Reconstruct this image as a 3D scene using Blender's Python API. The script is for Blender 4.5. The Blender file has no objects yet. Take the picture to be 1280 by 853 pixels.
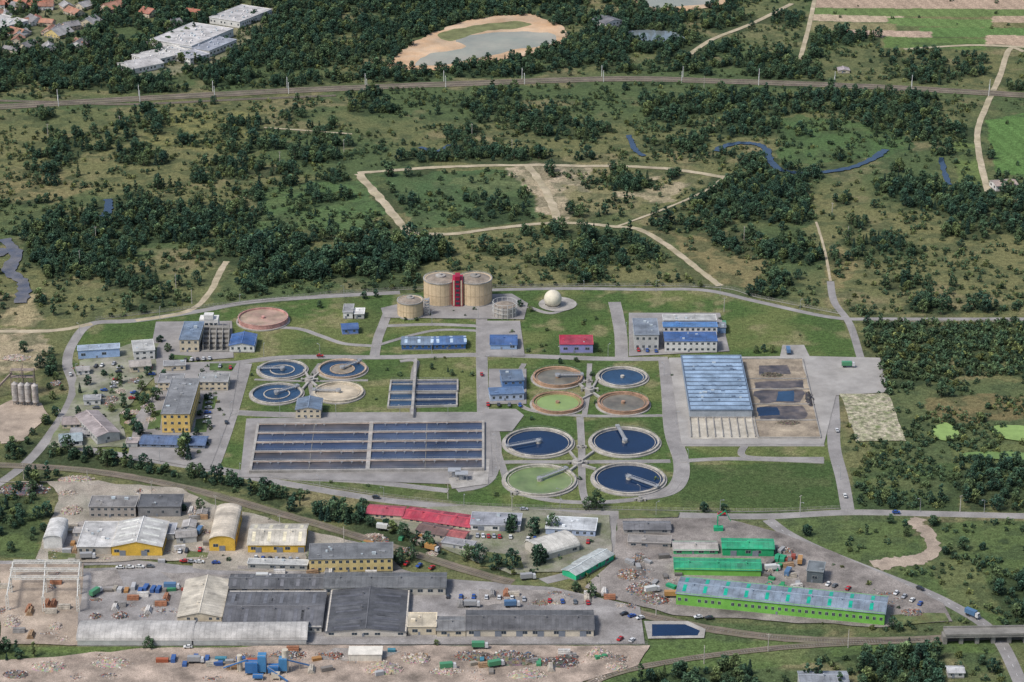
import bpy, math, random
import numpy as np
from mathutils import Vector
random.seed(7); rng=np.random.default_rng(7)
sc=bpy.context.scene
F=3200.; H=615.; D0=math.radians(22.2); S,C=math.sin(D0),math.cos(D0)
def G(u,v,z=0.):
    x=(u-640)/F; y=-(v-426.5)/F; t=(H-z)/(S-y*C)
    return Vector((x*t,(C+y*S)*t))
def K(v): return (H/(S+(v-426.5)/F*C))/F
def UV(x,y):
    d=y*C+H*S; up=y*S-H*C
    return 640+F*x/d, 426.5-F*up/d
def COSD(v): return math.cos(D0+math.atan((v-426.5)/F))
# ------------------------------------------------------------ noise
LAT=rng.random((16,256,256))
def vn(x,y,s,seed=0):
    x=np.asarray(x,float)/s+37.3*seed; y=np.asarray(y,float)/s+11.7*seed
    xi=np.floor(x).astype(int); yi=np.floor(y).astype(int); fx=x-xi; fy=y-yi
    fx=fx*fx*(3-2*fx); fy=fy*fy*(3-2*fy); L=LAT[seed%16]
    a=L[xi%256,yi%256]; b=L[(xi+1)%256,yi%256]; c=L[xi%256,(yi+1)%256]; d=L[(xi+1)%256,(yi+1)%256]
    return (a*(1-fx)+b*fx)*(1-fy)+(c*(1-fx)+d*fx)*fy
def fbm(x,y,s,seed=0,o=4):
    r=0;a=.5;t=0
    for i in range(o): r=r+a*vn(x,y,s/2**i,seed+i); t+=a; a*=.5
    return r/t
def inpoly(u,v,P):
    r=np.zeros(np.shape(u),bool); n=len(P)
    for i in range(n):
        x1,y1=P[i]; x2,y2=P[(i+1)%n]
        if y1==y2: continue
        c=((y1>v)!=(y2>v)); r^= c&(u<(x2-x1)*(v-y1)/(y2-y1)+x1)
    return r
def ell(cx,cy,rx,ry,n=20): return [(cx+rx*math.cos(2*math.pi*i/n),cy+ry*math.sin(2*math.pi*i/n)) for i in range(n)]
def sstep(a,b,x): t=np.clip((x-a)/(b-a),0,1); return t*t*(3-2*t)
# ------------------------------------------------------------ materials
MC={}
def M(name,col,rough=.85,var=.25,scale=.15,fine=.12,metal=0.,spec=.3,col2=None,attr=None,bump=0,fs=2.5):
    key=(name,tuple(col) if col else None)
    if key in MC: return MC[key]
    m=bpy.data.materials.new(name); m.use_nodes=True; nt=m.node_tree; N=nt.nodes; L=nt.links
    b=N['Principled BSDF']; b.inputs['Roughness'].default_value=rough; b.inputs['Metallic'].default_value=metal
    b.inputs['Specular IOR Level'].default_value=spec
    g=N.new('ShaderNodeNewGeometry')
    def ns(s,det=3,ro=.62):
        n=N.new('ShaderNodeTexNoise'); n.inputs['Scale'].default_value=s; n.inputs['Detail'].default_value=det
        n.inputs['Roughness'].default_value=ro; L.new(g.outputs['Position'],n.inputs['Vector']); return n.outputs['Fac']
    def mr(o,a,b_):
        r=N.new('ShaderNodeMapRange'); r.inputs[1].default_value=.32; r.inputs[2].default_value=.68
        r.inputs[3].default_value=a; r.inputs[4].default_value=b_; L.new(o,r.inputs[0]); return r.outputs[0]
    def mul(a,b_):
        q=N.new('ShaderNodeMath'); q.operation='MULTIPLY'; L.new(a,q.inputs[0]); L.new(b_,q.inputs[1]); return q.outputs[0]
    n1=ns(scale,4); f=mul(mr(n1,1-var,1+var),mr(ns(fs,2),1-fine,1+fine))
    if attr:
        a=N.new('ShaderNodeAttribute'); a.attribute_name=attr; base=a.outputs['Color']
    else:
        a=N.new('ShaderNodeRGB'); a.outputs[0].default_value=(*col,1); base=a.outputs[0]
    if col2:
        mx=N.new('ShaderNodeMix'); mx.data_type='RGBA'; L.new(mr(ns(scale*.6,5,.7),0,1),mx.inputs[0])
        L.new(base,mx.inputs[6]); mx.inputs[7].default_value=(*col2,1); base=mx.outputs[2]
    vm=N.new('ShaderNodeVectorMath'); vm.operation='SCALE'; L.new(base,vm.inputs[0]); L.new(f,vm.inputs['Scale'])
    L.new(vm.outputs[0],b.inputs['Base Color'])
    if bump:
        bp=N.new('ShaderNodeBump'); bp.inputs['Strength'].default_value=bump; bp.inputs['Distance'].default_value=.3
        L.new(ns(.7),bp.inputs['Height']); L.new(bp.outputs[0],b.inputs['Normal'])
    MC[key]=m; return m
def wall(c): return M('wall_render',c,.85,.16,.2,.14)
def roofm(c): return M('roof_sheet',c,.6,.34,.12,.2,col2=tuple(q*.62+.055 for q in c))
def paint(c): return M('paint',c,.5,.12,.3,.1)
GLASS=M('window_glass',(.03,.045,.06),.12,.3,.4,.1,spec=.6)
FRAME=M('window_frame',(.42,.42,.40),.6,.05,1,.05)
CONC=M('concrete',(.37,.35,.325),.9,.25,.15,.2,col2=(.28,.265,.24))
CONCD=M('concrete_weathered',(.22,.21,.19),.9,.3,.12,.2)
STEEL=M('galvanised_steel',(.40,.41,.42),.5,.1,1,.1,metal=.3)
WHITE=M('white_paint',(.62,.62,.6),.6,.1,.4,.08)
ASPH=M('asphalt_worn',(.285,.27,.258),.95,.22,.07,.18,col2=(.215,.205,.198))
YARD=M('yard_concrete',(.31,.295,.285),.95,.3,.07,.25,col2=(.19,.175,.165))
DIRT=M('dirt_track',(.44,.37,.27),.95,.25,.1,.2,col2=(.31,.27,.17))
SAND=M('sandy_yard',(.42,.34,.265),.95,.25,.08,.3,col2=(.24,.195,.155))
BALL=M('railway_ballast',(.20,.16,.13),.95,.25,.1,.25,col2=(.13,.125,.08))
RAIL=M('rail_steel',(.2,.16,.14),.4,.1,1,.1,metal=.6)
MARK=M('road_marking',(.7,.7,.68),.8,.1,1,.1)
def water(name,c,rough=.12,var=.2,scale=.05,col2=None,bump=.05): return M(name,c,rough,var,scale,.06,spec=.45,col2=col2,bump=bump)
WBLUE=water('clarifier_water',(.007,.022,.060)); WBL2=water('basin_water',(.020,.052,.105),.15,.3,.06)
WGREEN=water('algae_water',(.13,.19,.06),.3,.25,.08,bump=0,col2=(.19,.23,.10)); WBROWN=water('sludge_water',(.19,.16,.12),.35,.35,.1,col2=(.12,.115,.09))
WRIV=water('river_water',(.025,.045,.08),.1); WPOND=water('silty_water',(.36,.31,.22),.08,.2,.02,bump=0,col2=(.24,.25,.18))
# ------------------------------------------------------------ mesh builder
class MB:
    def __init__(s): s.v=[];s.f=[];s.m=[]
    def add(s,vs,fs,mi=0):
        o=len(s.v); s.v+= [tuple(p) for p in vs]; s.f+=[tuple(o+i for i in f) for f in fs]; s.m+=[mi]*len(fs)
    def prism(s,poly,z0,z1,mi=0,mtop=None):
        n=len(poly); vs=[(p[0],p[1],z0) for p in poly]+[(p[0],p[1],z1) for p in poly]
        s.add(vs,[(i,(i+1)%n,n+(i+1)%n,n+i) for i in range(n)]+[tuple(range(n-1,-1,-1))],mi)
        s.add(vs[n:],[tuple(range(n))],mi if mtop is None else mtop)
    def beam(s,p,q,w,z0,z1,mi=0):
        p=Vector(p[:2]);q=Vector(q[:2]); d=(q-p)
        if d.length<1e-6: return
        n=Vector((-d.y,d.x)).normalized()*w/2
        s.prism([p-n,q-n,q+n,p+n],z0,z1,mi)
    def bar(s,a,b,w,mi=0):
        a=Vector(a);b=Vector(b);d=(b-a).normalized(); r=Vector((0,0,1)) if abs(d.z)<.9 else Vector((1,0,0))
        x=d.cross(r).normalized()*w/2; y=d.cross(x).normalized()*w/2
        vs=[a-x-y,a+x-y,a+x+y,a-x+y,b-x-y,b+x-y,b+x+y,b-x+y]
        s.add(vs,[(0,1,2,3),(7,6,5,4),(0,4,5,1),(1,5,6,2),(2,6,7,3),(3,7,4,0)],mi)
    def cyl(s,c,r,z0,z1,n=32,mi=0,r2=None,mtop=None):
        r2=r if r2 is None else r2
        a=[(c[0]+r*math.cos(2*math.pi*i/n),c[1]+r*math.sin(2*math.pi*i/n),z0) for i in range(n)]
        b=[(c[0]+r2*math.cos(2*math.pi*i/n),c[1]+r2*math.sin(2*math.pi*i/n),z1) for i in range(n)]
        s.add(a+b,[(i,(i+1)%n,n+(i+1)%n,n+i) for i in range(n)],mi)
        if r2>.01: s.add(b,[tuple(range(n))],mi if mtop is None else mtop)
    def ring(s,c,ri,ro,z0,z1,n=64,mi=0,zi=None):
        zi=z0 if zi is None else zi
        P=[(ro,z0),(ro,z1),(ri,z1),(ri,zi)]; vs=[]
        for r,z in P: vs+=[(c[0]+r*math.cos(2*math.pi*i/n),c[1]+r*math.sin(2*math.pi*i/n),z) for i in range(n)]
        fs=[]
        for k in range(3): fs+=[(k*n+i,k*n+(i+1)%n,(k+1)*n+(i+1)%n,(k+1)*n+i) for i in range(n)]
        s.add(vs,fs,mi)
    def obj(s,name,mats,parent=None,origin=(0,0,0),smooth=False):
        me=bpy.data.meshes.new(name); o=origin
        me.from_pydata([(p[0]-o[0],p[1]-o[1],p[2]-o[2]) for p in s.v],[],s.f)
        for m in mats: me.materials.append(m)
        me.polygons.foreach_set('material_index',s.m)
        if smooth: me.polygons.foreach_set('use_smooth',[True]*len(s.f))
        me.update(); ob=bpy.data.objects.new(name,me); sc.collection.objects.link(ob)
        if parent: ob.parent=parent
        else: ob.location=o
        return ob
def empty(name,loc):
    e=bpy.data.objects.new(name,None); e.location=loc; e.empty_display_size=1; sc.collection.objects.link(e); return e
# ------------------------------------------------------------ layered sheets
ZC=[.05]
def nz(): ZC[0]+=.006; return ZC[0]
EXC=[]; EXP=[]
def catmull(P,closed=False,n=6):
    out=[];N=len(P)
    for i in (range(N) if closed else range(N-1)):
        if closed: a,b,c,d=P[i-1],P[i],P[(i+1)%N],P[(i+2)%N]
        else: a,b,c,d=P[max(i-1,0)],P[i],P[i+1],P[min(i+2,N-1)]
        for j in range(n):
            t=j/n; out.append(.5*((2*b)+(c-a)*t+(2*a-5*b+4*c-d)*t*t+(3*b-a-3*c+d)*t**3))
    if not closed: out.append(P[-1])
    return out
def sheet(name,px,mat,smooth=False,z=None,noex=False,rag=0):
    P=[G(*p) for p in px]
    if smooth: P=catmull(P,True,6)
    if rag:
        Q=[]
        for i in range(len(P)):
            a,b=P[i],P[(i+1)%len(P)]; m=max(1,int((b-a).length/4))
            for j in range(m): Q.append(a.lerp(b,j/m))
        P=[q+Vector((float(fbm(q.x,q.y,14,2))-.5,float(fbm(q.x,q.y,14,6))-.5))*rag for q in Q]
    z=nz() if z is None else z
    mb=MB(); mb.add([(p.x,p.y,z) for p in P],[tuple(range(len(P)))])
    if not noex: EXP.append(px)
    o=mb.obj(name,[mat])
    if o.data.polygons[0].normal.z<0: o.data.flip_normals()
    return o
def road(name,px,w,mat,kerb=False,mark=False,smooth=True,ex=3,jit=0):
    P=[G(*p) for p in px]
    Q=catmull(P,False,8) if smooth else P
    z=nz(); L=[];R=[];mb=MB()
    for i,p in enumerate(Q):
        d=(Q[min(i+1,len(Q)-1)]-Q[max(i-1,0)]).normalized(); n=Vector((-d.y,d.x))*w/2
        j1=1+jit*random.uniform(-1,1);j2=1+jit*random.uniform(-1,1)
        L.append(p+n*j1);R.append(p-n*j2)
    vs=[(p.x,p.y,z) for p in L]+[(p.x,p.y,z) for p in R];n=len(Q)
    mb.add(vs,[(n+i,n+i+1,i+1,i) for i in range(n-1)])
    if kerb:
        for E in (L,R):
            for i in range(0,n-1): mb.beam(E[i],E[i+1],.2,0,z+.1,1)
    if mark:
        for i in range(n-1):
            if i%2==0: mb.beam(Q[i],Q[i].lerp(Q[i+1],.6),.15,z-.02,z+.01,2)
    for i in range(n-1): EXC.append((Q[i].x,Q[i].y,Q[i+1].x,Q[i+1].y,w/2+ex))
    return mb.obj(name,[mat,CONC,MARK])
# ================================================================ ROADS
road('perimeter_road',[(-60,640),(20,590),(62,545),(92,492),(84,455),(92,428),(115,405),(170,401),(250,389),(320,377),(440,369),(500,366)],6,ASPH,kerb=True)
road('perimeter_road',[(600,363),(700,361),(800,362),(880,363),(950,378),(1040,397),(1110,399),(1300,399),(1450,399)],5,ASPH)
road('field_track',[(115,405),(60,414),(-30,414)],5,DIRT,jit=.2)
road('field_track',[(170,401),(235,389),(262,366),(275,340),(283,327)],4.5,DIRT,ex=6,jit=.15)
road('east_road',[(1038,352),(1043,378),(1062,405),(1075,445),(1080,460)],5,ASPH)
road('east_road',[(1040,480),(1042,520),(1043,560),(1053,600),(1060,640)],7.5,ASPH)
road('south_perimeter_road',[(55,552),(130,566),(250,585),(330,600),(450,621),(540,632),(620,638),(800,643),(950,646),(1060,641),(1180,643),(1300,646),(1450,648)],6.5,ASPH,kerb=True)
road('southeast_road',[(960,650),(985,668),(1030,690),(1100,718),(1160,742),(1205,765),(1235,785),(1255,810),(1275,853),(1290,890)],7,ASPH,mark=True)
road('access_road',[(768,643),(762,660),(764,685),(745,706),(700,722),(640,732),(560,728)],7,ASPH)
road('access_road',[(560,728),(500,715),(460,690),(440,680),(380,672),(300,668)],6,YARD)
road('access_road',[(-20,705),(60,705),(150,703),(240,712),(300,712),(390,712)],7,YARD)
road('dirt_road',[(1090,706),(1140,700),(1165,690),(1160,668),(1145,655),(1150,648)],8,SAND,jit=.3)
road('dirt_track',[(1095,708),(1120,703),(1155,698)],11,SAND,jit=.3)
for p,w in [([(290,455),(360,447),(480,447),(600,444),(700,447),(760,449),(835,449)],6),
 ([(601,372),(602,400),(602,440),(604,522)],7),
 ([(768,378),(772,395),(776,420),(777,448)],8),
 ([(832,449),(836,490),(840,540),(851,575),(850,600),(835,615),(800,622)],9),
 ([(487,386),(479,406),(472,425),(468,446)],6),
 ([(479,408),(540,406),(600,408)],4),
 ([(472,432),(540,414),(600,414)],3),
 ([(306,455),(296,490),(284,530),(270,570),(262,588)],9),
 ([(318,410),(370,411),(400,420),(430,430),(470,433)],3.5),
 ([(290,516),(360,519),(480,519),(604,519),(645,522)],7),
 ([(611,522),(618,556),(614,590),(600,606),(570,612)],8),
 ([(270,586),(350,597),(450,602),(560,614)],5),
 ([(615,580),(640,578),(724,578),(838,577)],4),
 ([(615,545),(630,590),(640,612),(690,626),(760,628),(830,618),(848,600)],4),
 ([(655,455),(645,480),(655,510),(725,520),(830,520)],3),
 ([(725,522),(727,560),(728,610),(735,635)],4),
 ([(737,455),(735,490),(730,522)],3),
 ([(500,452),(520,452),(517,470),(516,520)],3.5),
 ([(230,548),(262,552),(275,558)],6),
 ([(110,455),(100,500),(80,545)],4),
 ([(850,556),(930,556),(1030,556)],5),
 ([(932,556),(934,572),(1030,574)],4),
 ([(850,577),(920,574),(1030,578)],4),
 ([(660,384),(690,392),(720,380)],3),([(400,455),(388,475),(390,500),(380,512)],2.5),([(318,475),(385,477),(460,476)],2)]:
    road('plant_road',p,w,ASPH,kerb=True,ex=1)
road('farm_track',[(1280,65),(1262,62),(1250,95),(1232,135),(1222,165),(1225,200),(1235,240)],5,DIRT,ex=6,jit=.1)
road('farm_track',[(1130,62),(1160,60),(1220,57),(1290,60)],5,DIRT,ex=6,jit=.1)
road('farm_track',[(1000,75),(1012,30),(1020,-10)],4,DIRT,ex=5,jit=.1)
road('dirt_track',[(447,217),(500,213),(560,209),(660,207),(720,208),(770,208),(840,212),(905,222)],5.5,DIRT,ex=9,jit=.25)
road('dirt_track',[(449,218),(470,243),(495,272),(512,292),(524,292)],7,DIRT,ex=7,jit=.25)
road('dirt_track',[(660,208),(675,228),(690,255),(697,278)],6,DIRT,ex=6,jit=.25)
road('dirt_track',[(500,292),(565,293),(620,286),(700,279),(770,284),(800,288),(835,308),(870,335),(900,358)],5,DIRT,ex=8,jit=.2)
road('dirt_track',[(770,284),(830,262),(880,240),(905,222)],2.5,DIRT,ex=5,jit=.3)
road('dirt_track',[(440,168),(400,165),(330,160)],2.5,DIRT,jit=.2)
road('dirt_track',[(1020,278),(1030,310),(1038,352)],1.8,DIRT,jit=.2)
road('far_road',[(860,70),(890,50),(940,30),(990,5)],5,DIRT,ex=7)
def railway(name,px,w,tracks,masts=0,mh=9):
    P=catmull([G(*p) for p in px],False,10); road(name+'_ballast',px,w,BALL,ex=5,jit=.08)
    mb=MB(); z=ZC[0]
    for i in range(len(P)-1):
        d=(P[i+1]-P[i]).normalized(); n=Vector((-d.y,d.x))
        for t in tracks:
            for s in (-.72,.72): mb.beam(P[i]+n*(t+s),P[i+1]+n*(t+s),.14,z,z+.2,0)
        L=(P[i+1]-P[i]).length
        for j in range(int(L/1.3)):
            c=P[i]+d*(j*1.3)
            for t in tracks: mb.beam(c+n*(t-1.25),c+n*(t+1.25),.28,z,z+.06,1)
    mb.obj(name+'_track',[RAIL,CONCD])
    if masts:
        acc=0
        for i in range(len(P)-1):
            acc+=(P[i+1]-P[i]).length
            if acc>masts:
                acc=0; d=(P[i+1]-P[i]).normalized(); n=Vector((-d.y,d.x))
                for s in (1,-1):
                    b=P[i]+n*s*(w/2+.5); m=MB(); m.cyl(b,.3,0,mh,8,0,.2); q=b-n*s*3
                    m.bar((b.x,b.y,mh-2),(q.x,q.y,mh-1.2),.16); m.bar((b.x,b.y,mh-.6),(q.x,q.y,mh-1.2),.12)
                    m.obj('catenary_mast',[WHITE],origin=(b.x,b.y,0))
railway('main_railway',[(-120,141),(0,134),(120,127),(230,121),(360,114),(500,108),(640,103),(780,99),(900,102),(1020,106),(1130,111),(1220,116),(1420,128)],15,(-3.6,3.6),62,10)
railway('siding_railway',[(-100,124),(60,128),(160,131),(300,125),(420,120)],5,(0,),0)
railway('branch_railway',[(-100,578),(0,582),(100,588),(180,600),(250,615),(330,637),(400,657),(470,678),(540,700),(620,724),(700,742),(760,757),(830,775),(920,792),(1020,801),(1130,801),(1230,797),(1450,795)],7,(0,),0)
railway('branch_railway',[(700,880),(760,845),(850,826),(960,812),(1060,805),(1150,801)],5,(0,),0)
# ================================================================ YARDS / PAVED AREAS
def pave(px,mat=YARD,name='pavement',rag=0): return sheet(name,px,mat,rag=rag)
pave([(836,448),(975,446),(978,432),(1005,432),(1012,446),(1100,448),(1112,491),(1045,495),(1030,556),(852,556)],M('yard_slab',(.35,.335,.315),.95,.2,.06,.18,col2=(.27,.255,.235)))
pave([(308,524),(612,519),(616,596),(560,606),(300,597)],ASPH)
pave([(604,512),(645,512),(655,520),(640,540),(612,540)],ASPH)
pave([(190,455),(300,452),(290,515),(262,588),(160,570),(170,520),(195,490)],ASPH)
pave([(195,403),(290,402),(292,448),(185,456)],ASPH)
OLDP=M('old_paving',(.29,.27,.24),.95,.35,.08,.25,col2=(.13,.155,.07))
pave([(100,452),(165,430),(198,430),(195,470),(150,520),(160,560),(60,560),(92,500)],OLDP,rag=4)
for q in ([(255,498),(272,496),(268,512),(252,513)],[(262,455),(296,455),(290,465),(262,464)],[(245,525),(262,523),(258,541),(243,542)],[(190,515),(203,513),(200,536),(184,538)],[(214,444),(240,446),(236,452),(214,452)]):
    sheet('planted_bed',q,M('planted_lawn',(.075,.115,.04),.95,.3,.2,.3))
pave([(0,508),(18,500),(50,505),(60,520),(30,552),(0,556)],SAND,rag=4)
pave([(-60,508),(18,508),(20,552),(-60,556)],SAND)
pave([(476,386),(545,370),(640,368),(660,380),(655,400),(480,398)],ASPH)
pave(ell(697,381,24,9),CONC,'gas_holder_pad')
pave([(588,600),(600,575),(612,575),(610,606),(565,612),(560,598)],CONC)
pave([(786,392),(900,392),(912,440),(786,446)],ASPH)
pave([(608,402),(650,402),(656,446),(606,446)],ASPH)
pave([(611,462),(658,462),(658,506),(611,506)],ASPH)
pave([(862,522),(942,522),(946,549),(864,550)],M('sludge_slab',(.46,.43,.37),.95,.25,.15,.2,col2=(.38,.35,.29)),'sludge_bay_floor')
SL=M('drying_bed',(.36,.30,.22),.95,.35,.08,.35,col2=(.17,.14,.11))
pave([(926,450),(1002,450),(1026,548),(948,549)],SL,'sludge_drying_bed',rag=2)
BLK=M('wet_sludge',(.035,.035,.045),.3,.4,.15,.2,col2=(.15,.12,.10))
for q in ([(940,478),(1000,476),(1004,486),(942,488)],[(943,490),(1000,489),(1004,503),(946,506)],[(947,509),(1006,507),(1010,524),(951,526)],[(950,460),(985,459),(988,468),(952,470)]):
    pave(q,BLK,'wet_sludge_bed',rag=9)
pave([(970,491),(990,490),(993,502),(972,503)],WBL2,'sludge_lagoon_water',rag=5)
pave([(945,510),(972,510),(974,520),(948,521)],WBLUE,'sludge_lagoon_water',rag=5)
mb=MB()
for v1 in(450,475,488,507,527,549): mb.beam(G(926+(v1-450)*.22,v1),G(1003+(v1-450)*.23,v1),.35,0,1.1+.003*(v1-450))
for a,b in(((926,450),(948,549)),((1003,450),(1026,549))): mb.beam(G(*a),G(*b),.35,0,1.5)
mb.obj('sludge_bed_walls',[CONC])
pave([(1050,493),(1110,493),(1133,552),(1070,553)],M('gravel_bed',(.46,.40,.31),.95,.5,.4,.5,col2=(.12,.15,.06)),'reed_bed',rag=3)
pave([(100,712),(230,708),(390,716),(560,728),(690,735),(800,760),(806,806),(95,808)],YARD)
pave([(0,706),(104,706),(98,808),(0,806)],SAND,rag=3); pave([(-120,706),(0,706),(0,806),(-120,806)],SAND)
pave([(-120,838),(180,812),(420,808),(812,808),(796,832),(730,853),(690,900),(-120,900)],M('scrap_yard',(.42,.335,.27),.95,.35,.08,.35,col2=(.20,.165,.135)),rag=4)
MIX=M('mixed_yard',(.37,.32,.265),.95,.3,.06,.35,col2=(.22,.21,.17))
pave([(-60,603),(60,604),(75,620),(45,700),(70,706),(240,700),(240,712),(305,716),(430,716),(500,712),(480,690),(400,668),(300,640),(225,612),(120,603)],MIX,rag=5)
pave([(455,640),(590,632),(760,645),(766,690),(700,715),(640,718),(560,690)],M('mixed_yard2',(.30,.275,.24),.95,.3,.06,.3,col2=(.12,.14,.07)),rag=5)
pave([(772,650),(900,648),(965,665),(1040,690),(1110,722),(1180,756),(1190,778),(1100,785),(840,770),(760,748),(730,735),(768,700)],M('oily_yard',(.29,.26,.235),.95,.35,.06,.35,col2=(.135,.12,.11)),rag=3)
GR=M('rough_grass',(.08,.115,.045),.95,.35,.2,.35,col2=(.14,.14,.06))
for q in ([(610,690),(650,696),(655,712),(600,708)],[(230,612),(262,622),(300,640),(262,630)],[(236,690),(260,692),(258,699),(232,698)],[(60,690),(95,694),(95,700),(60,702)],[(1110,770),(1180,768),(1186,778),(1120,784)],[(655,715),(690,735),(640,733)],[(775,640),(850,642),(850,648),(775,650)],[(470,716),(520,722),(500,728),(430,722)]):
    sheet('grass_patch',q,GR,rag=4)
for q in ([(110,716),(150,716),(160,732),(112,734)],[(600,738),(690,740),(740,756),(600,757)],[(300,708),(380,708),(385,714),(300,714)],[(850,700),(840,745),(800,738),(810,700)],[(960,700),(1000,715),(1000,742),(958,740)],[(90,655),(110,650),(108,690),(70,690)],[(420,812),(500,814),(470,830),(400,826)],[(200,715),(285,722),(220,735)]):
    sheet('oil_stained_ground',q,M('stained_ground',(.20,.18,.165),.95,.35,.1,.35,col2=(.29,.265,.24)),rag=8,noex=True)
sheet('pond_surround',[(805,778),(860,778),(882,788),(880,799),(810,800)],CONC)
sheet('storage_pond_water',[(815,782),(856,782),(875,790),(872,796),(815,797)],WBLUE)
PS=M('pond_sand',(.50,.31,.17),.95,.25,.03,.2,col2=(.46,.37,.27))
sheet('silty_pond_sand',[(488,86),(500,66),(534,46),(572,30),(620,21),(668,20),(703,38),(702,57),(660,70),(600,80),(540,88)],PS,True,rag=14)
sheet('silty_pond_water',[(520,82),(535,70),(580,60),(570,50),(600,44),(645,40),(688,44),(694,54),(650,62),(600,73),(550,82)],WPOND,True,rag=10)
sheet('pond_grass',[(548,45),(600,32),(650,28),(660,34),(610,40),(565,52)],M('shore_grass',(.15,.16,.07),.95,.3,.1,.3),True,rag=12,noex=True)
sheet('upper_pond_sand',[(795,-8),(900,-12),(905,6),(860,14),(810,14)],PS,True,rag=8)
sheet('upper_pond_water',[(800,-6),(890,-10),(895,4),(860,8),(815,10)],WPOND,True)
sheet('far_pond_water',[(780,42),(810,38),(850,44),(850,54),(820,56),(785,50)],water('far_pond',(.16,.19,.2)),True,rag=8)
def river(px,w): road('river_water',px,w,WRIV,ex=4,jit=.35)
river([(895,190),(905,184),(922,180),(945,181),(958,188),(962,200),(972,212),(995,217),(1030,216),(1062,211),(1090,200),(1108,188)],6)
river([(785,170),(790,180),(795,190),(806,196)],4.5); river([(525,185),(545,190),(562,182)],4)
river([(1176,198),(1180,215),(1186,232)],4); river([(135,250),(136,262),(130,272)],6)
WMUD=water('muddy_river',(.07,.075,.10),.12,.3,.1,col2=(.16,.14,.12))
for p_,w_ in(([(5,300),(20,318),(12,340),(30,356),(25,380)],9),([(-60,330),(-10,322),(8,312)],9)): road('river_water',p_,w_,WMUD,ex=4,jit=.3)
DW=M('duckweed',(.22,.32,.10),.7,.15,.2)
sheet('algae_pond_water',[(1168,534),(1185,531),(1197,545),(1185,552),(1170,549)],DW,True,rag=5)
sheet('algae_pond_water',[(1243,536),(1270,534),(1300,540),(1290,552),(1250,548)],DW,True,rag=5)
sheet('algae_pond_water',[(1205,568),(1245,566),(1290,569),(1285,576),(1215,574)],M('duckweed2',(.14,.22,.07),.7,.15,.2),True,rag=5)
# ================================================================ VEGETATION DENSITY (map zones)
PLANTR=[(1085,404),(1450,400),(1450,482),(1200,470),(1110,494)]
TZ=[([(-200,-100),(1500,-100),(1500,108),(900,92),(760,90),(500,100),(170,115),(-200,128)],.78),
 ([(300,60),(480,50),(500,95),(300,112)],.62),([(0,60),(160,70),(170,112),(0,128)],.7),
 ([(1013,-100),(1500,-100),(1500,66),(1160,66),(1005,52)],0.0),
 ([(1040,64),(1290,66),(1290,110),(1030,98)],.25),
 ([(-100,-40),(100,-40),(120,30),(90,64),(-100,70)],.26),
 ([(150,80),(240,45),(290,10),(350,10),(310,55),(275,84),(180,104)],.14),
 ([(870,5),(1008,-30),(1008,60),(900,70),(850,50)],.38),
 ([(930,50),(1010,30),(1005,68),(920,74)],.05),
 ([(1008,38),(1100,38),(1104,64),(1004,66)],.6),
 ([(560,140),(700,132),(850,124),(900,140),(880,200),(700,205),(560,205)],.42),
 ([(860,112),(1235,122),(1225,180),(1170,190),(1100,150),(1000,140),(960,170),(880,165)],.66),
 ([(240,192),(430,178),(560,190),(560,205),(450,208),(430,228),(330,225),(235,250)],.5),
 ([(110,255),(200,232),(320,235),(330,260),(310,300),(330,325),(300,335),(270,330),(230,310),(180,335),(150,310)],.66),
 ([(40,262),(120,255),(150,310),(200,345),(190,365),(110,362),(60,350),(30,310)],.62),
 ([(305,300),(350,285),(420,300),(500,298),(560,303),(556,325),(500,345),(430,352),(330,357),(300,340)],.93),
 ([(400,352),(470,345),(520,344),(530,358),(480,366),(400,368)],.25),
 ([(330,235),(450,225),(478,262),(440,292),(370,285),(320,300)],.10),
 ([(475,222),(640,212),(680,270),(600,285),(520,286)],.04),
 ([(530,262),(600,255),(680,268),(690,276),(600,284),(520,284)],.38),
 ([(670,210),(890,216),(840,255),(760,280),(705,275)],.02),
 ([(720,218),(770,214),(815,226),(800,243),(740,240)],.7),
 ([(690,292),(790,295),(832,318),(820,328),(740,335),(700,322)],.45),
 ([(800,285),(830,262),(900,222),(960,186),(1010,222),(1020,262),(1012,280),(940,280),(850,290)],.84),
 ([(965,150),(1000,142),(1130,158),(1140,185),(1060,205),(980,205)],.03),
 ([(1040,248),(1110,222),(1200,230),(1290,240),(1400,240),(1400,300),(1290,298),(1230,280),(1150,264),(1050,260)],.76),
 (ell(1094,294,42,22),.9),(ell(987,318,44,12),.9),(ell(985,363,48,14),.85),(ell(1190,382,56,11),.8),(ell(1180,290,36,8),.7),
 (PLANTR,.96),
 ([(1150,495),(1450,488),(1450,575),(1200,562),(1150,560)],.22),
 ([(1190,590),(1240,582),(1450,585),(1450,640),(1215,640)],.8),
 ([(1225,690),(1280,660),(1450,650),(1450,785),(1262,780),(1235,740)],.5),
 ([(780,853),(870,838),(1000,824),(1160,812),(1240,814),(1240,870),(760,900)],.86),
 ([(20,552),(60,553),(190,580),(300,605),(420,628),(440,650),(390,650),(300,622),(190,598),(90,586),(15,576)],.66),
 ([(440,640),(470,655),(540,680),(570,700),(680,705),(710,715),(640,722),(560,712),(500,690),(440,668)],.5),
 ([(680,728),(800,745),(812,768),(700,745)],.35),
 ([(-100,620),(40,622),(20,650),(-100,700)],.35),
 ([(-120,396),(20,390),(50,430),(20,470),(-120,480)],.25),
 ([(-120,480),(10,470),(0,500),(-120,505)],.4),
 ([(40,375),(120,368),(160,380),(110,395),(50,392)],.3),
 ([(0,808),(400,802),(400,808),(0,836)],.05),
]
PLANT=[(60,555),(92,492),(84,440),(115,405),(250,389),(440,369),(640,362),(880,363),(1050,398),(1075,440),(1045,500),(1060,640),(620,636),(330,600)]
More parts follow.
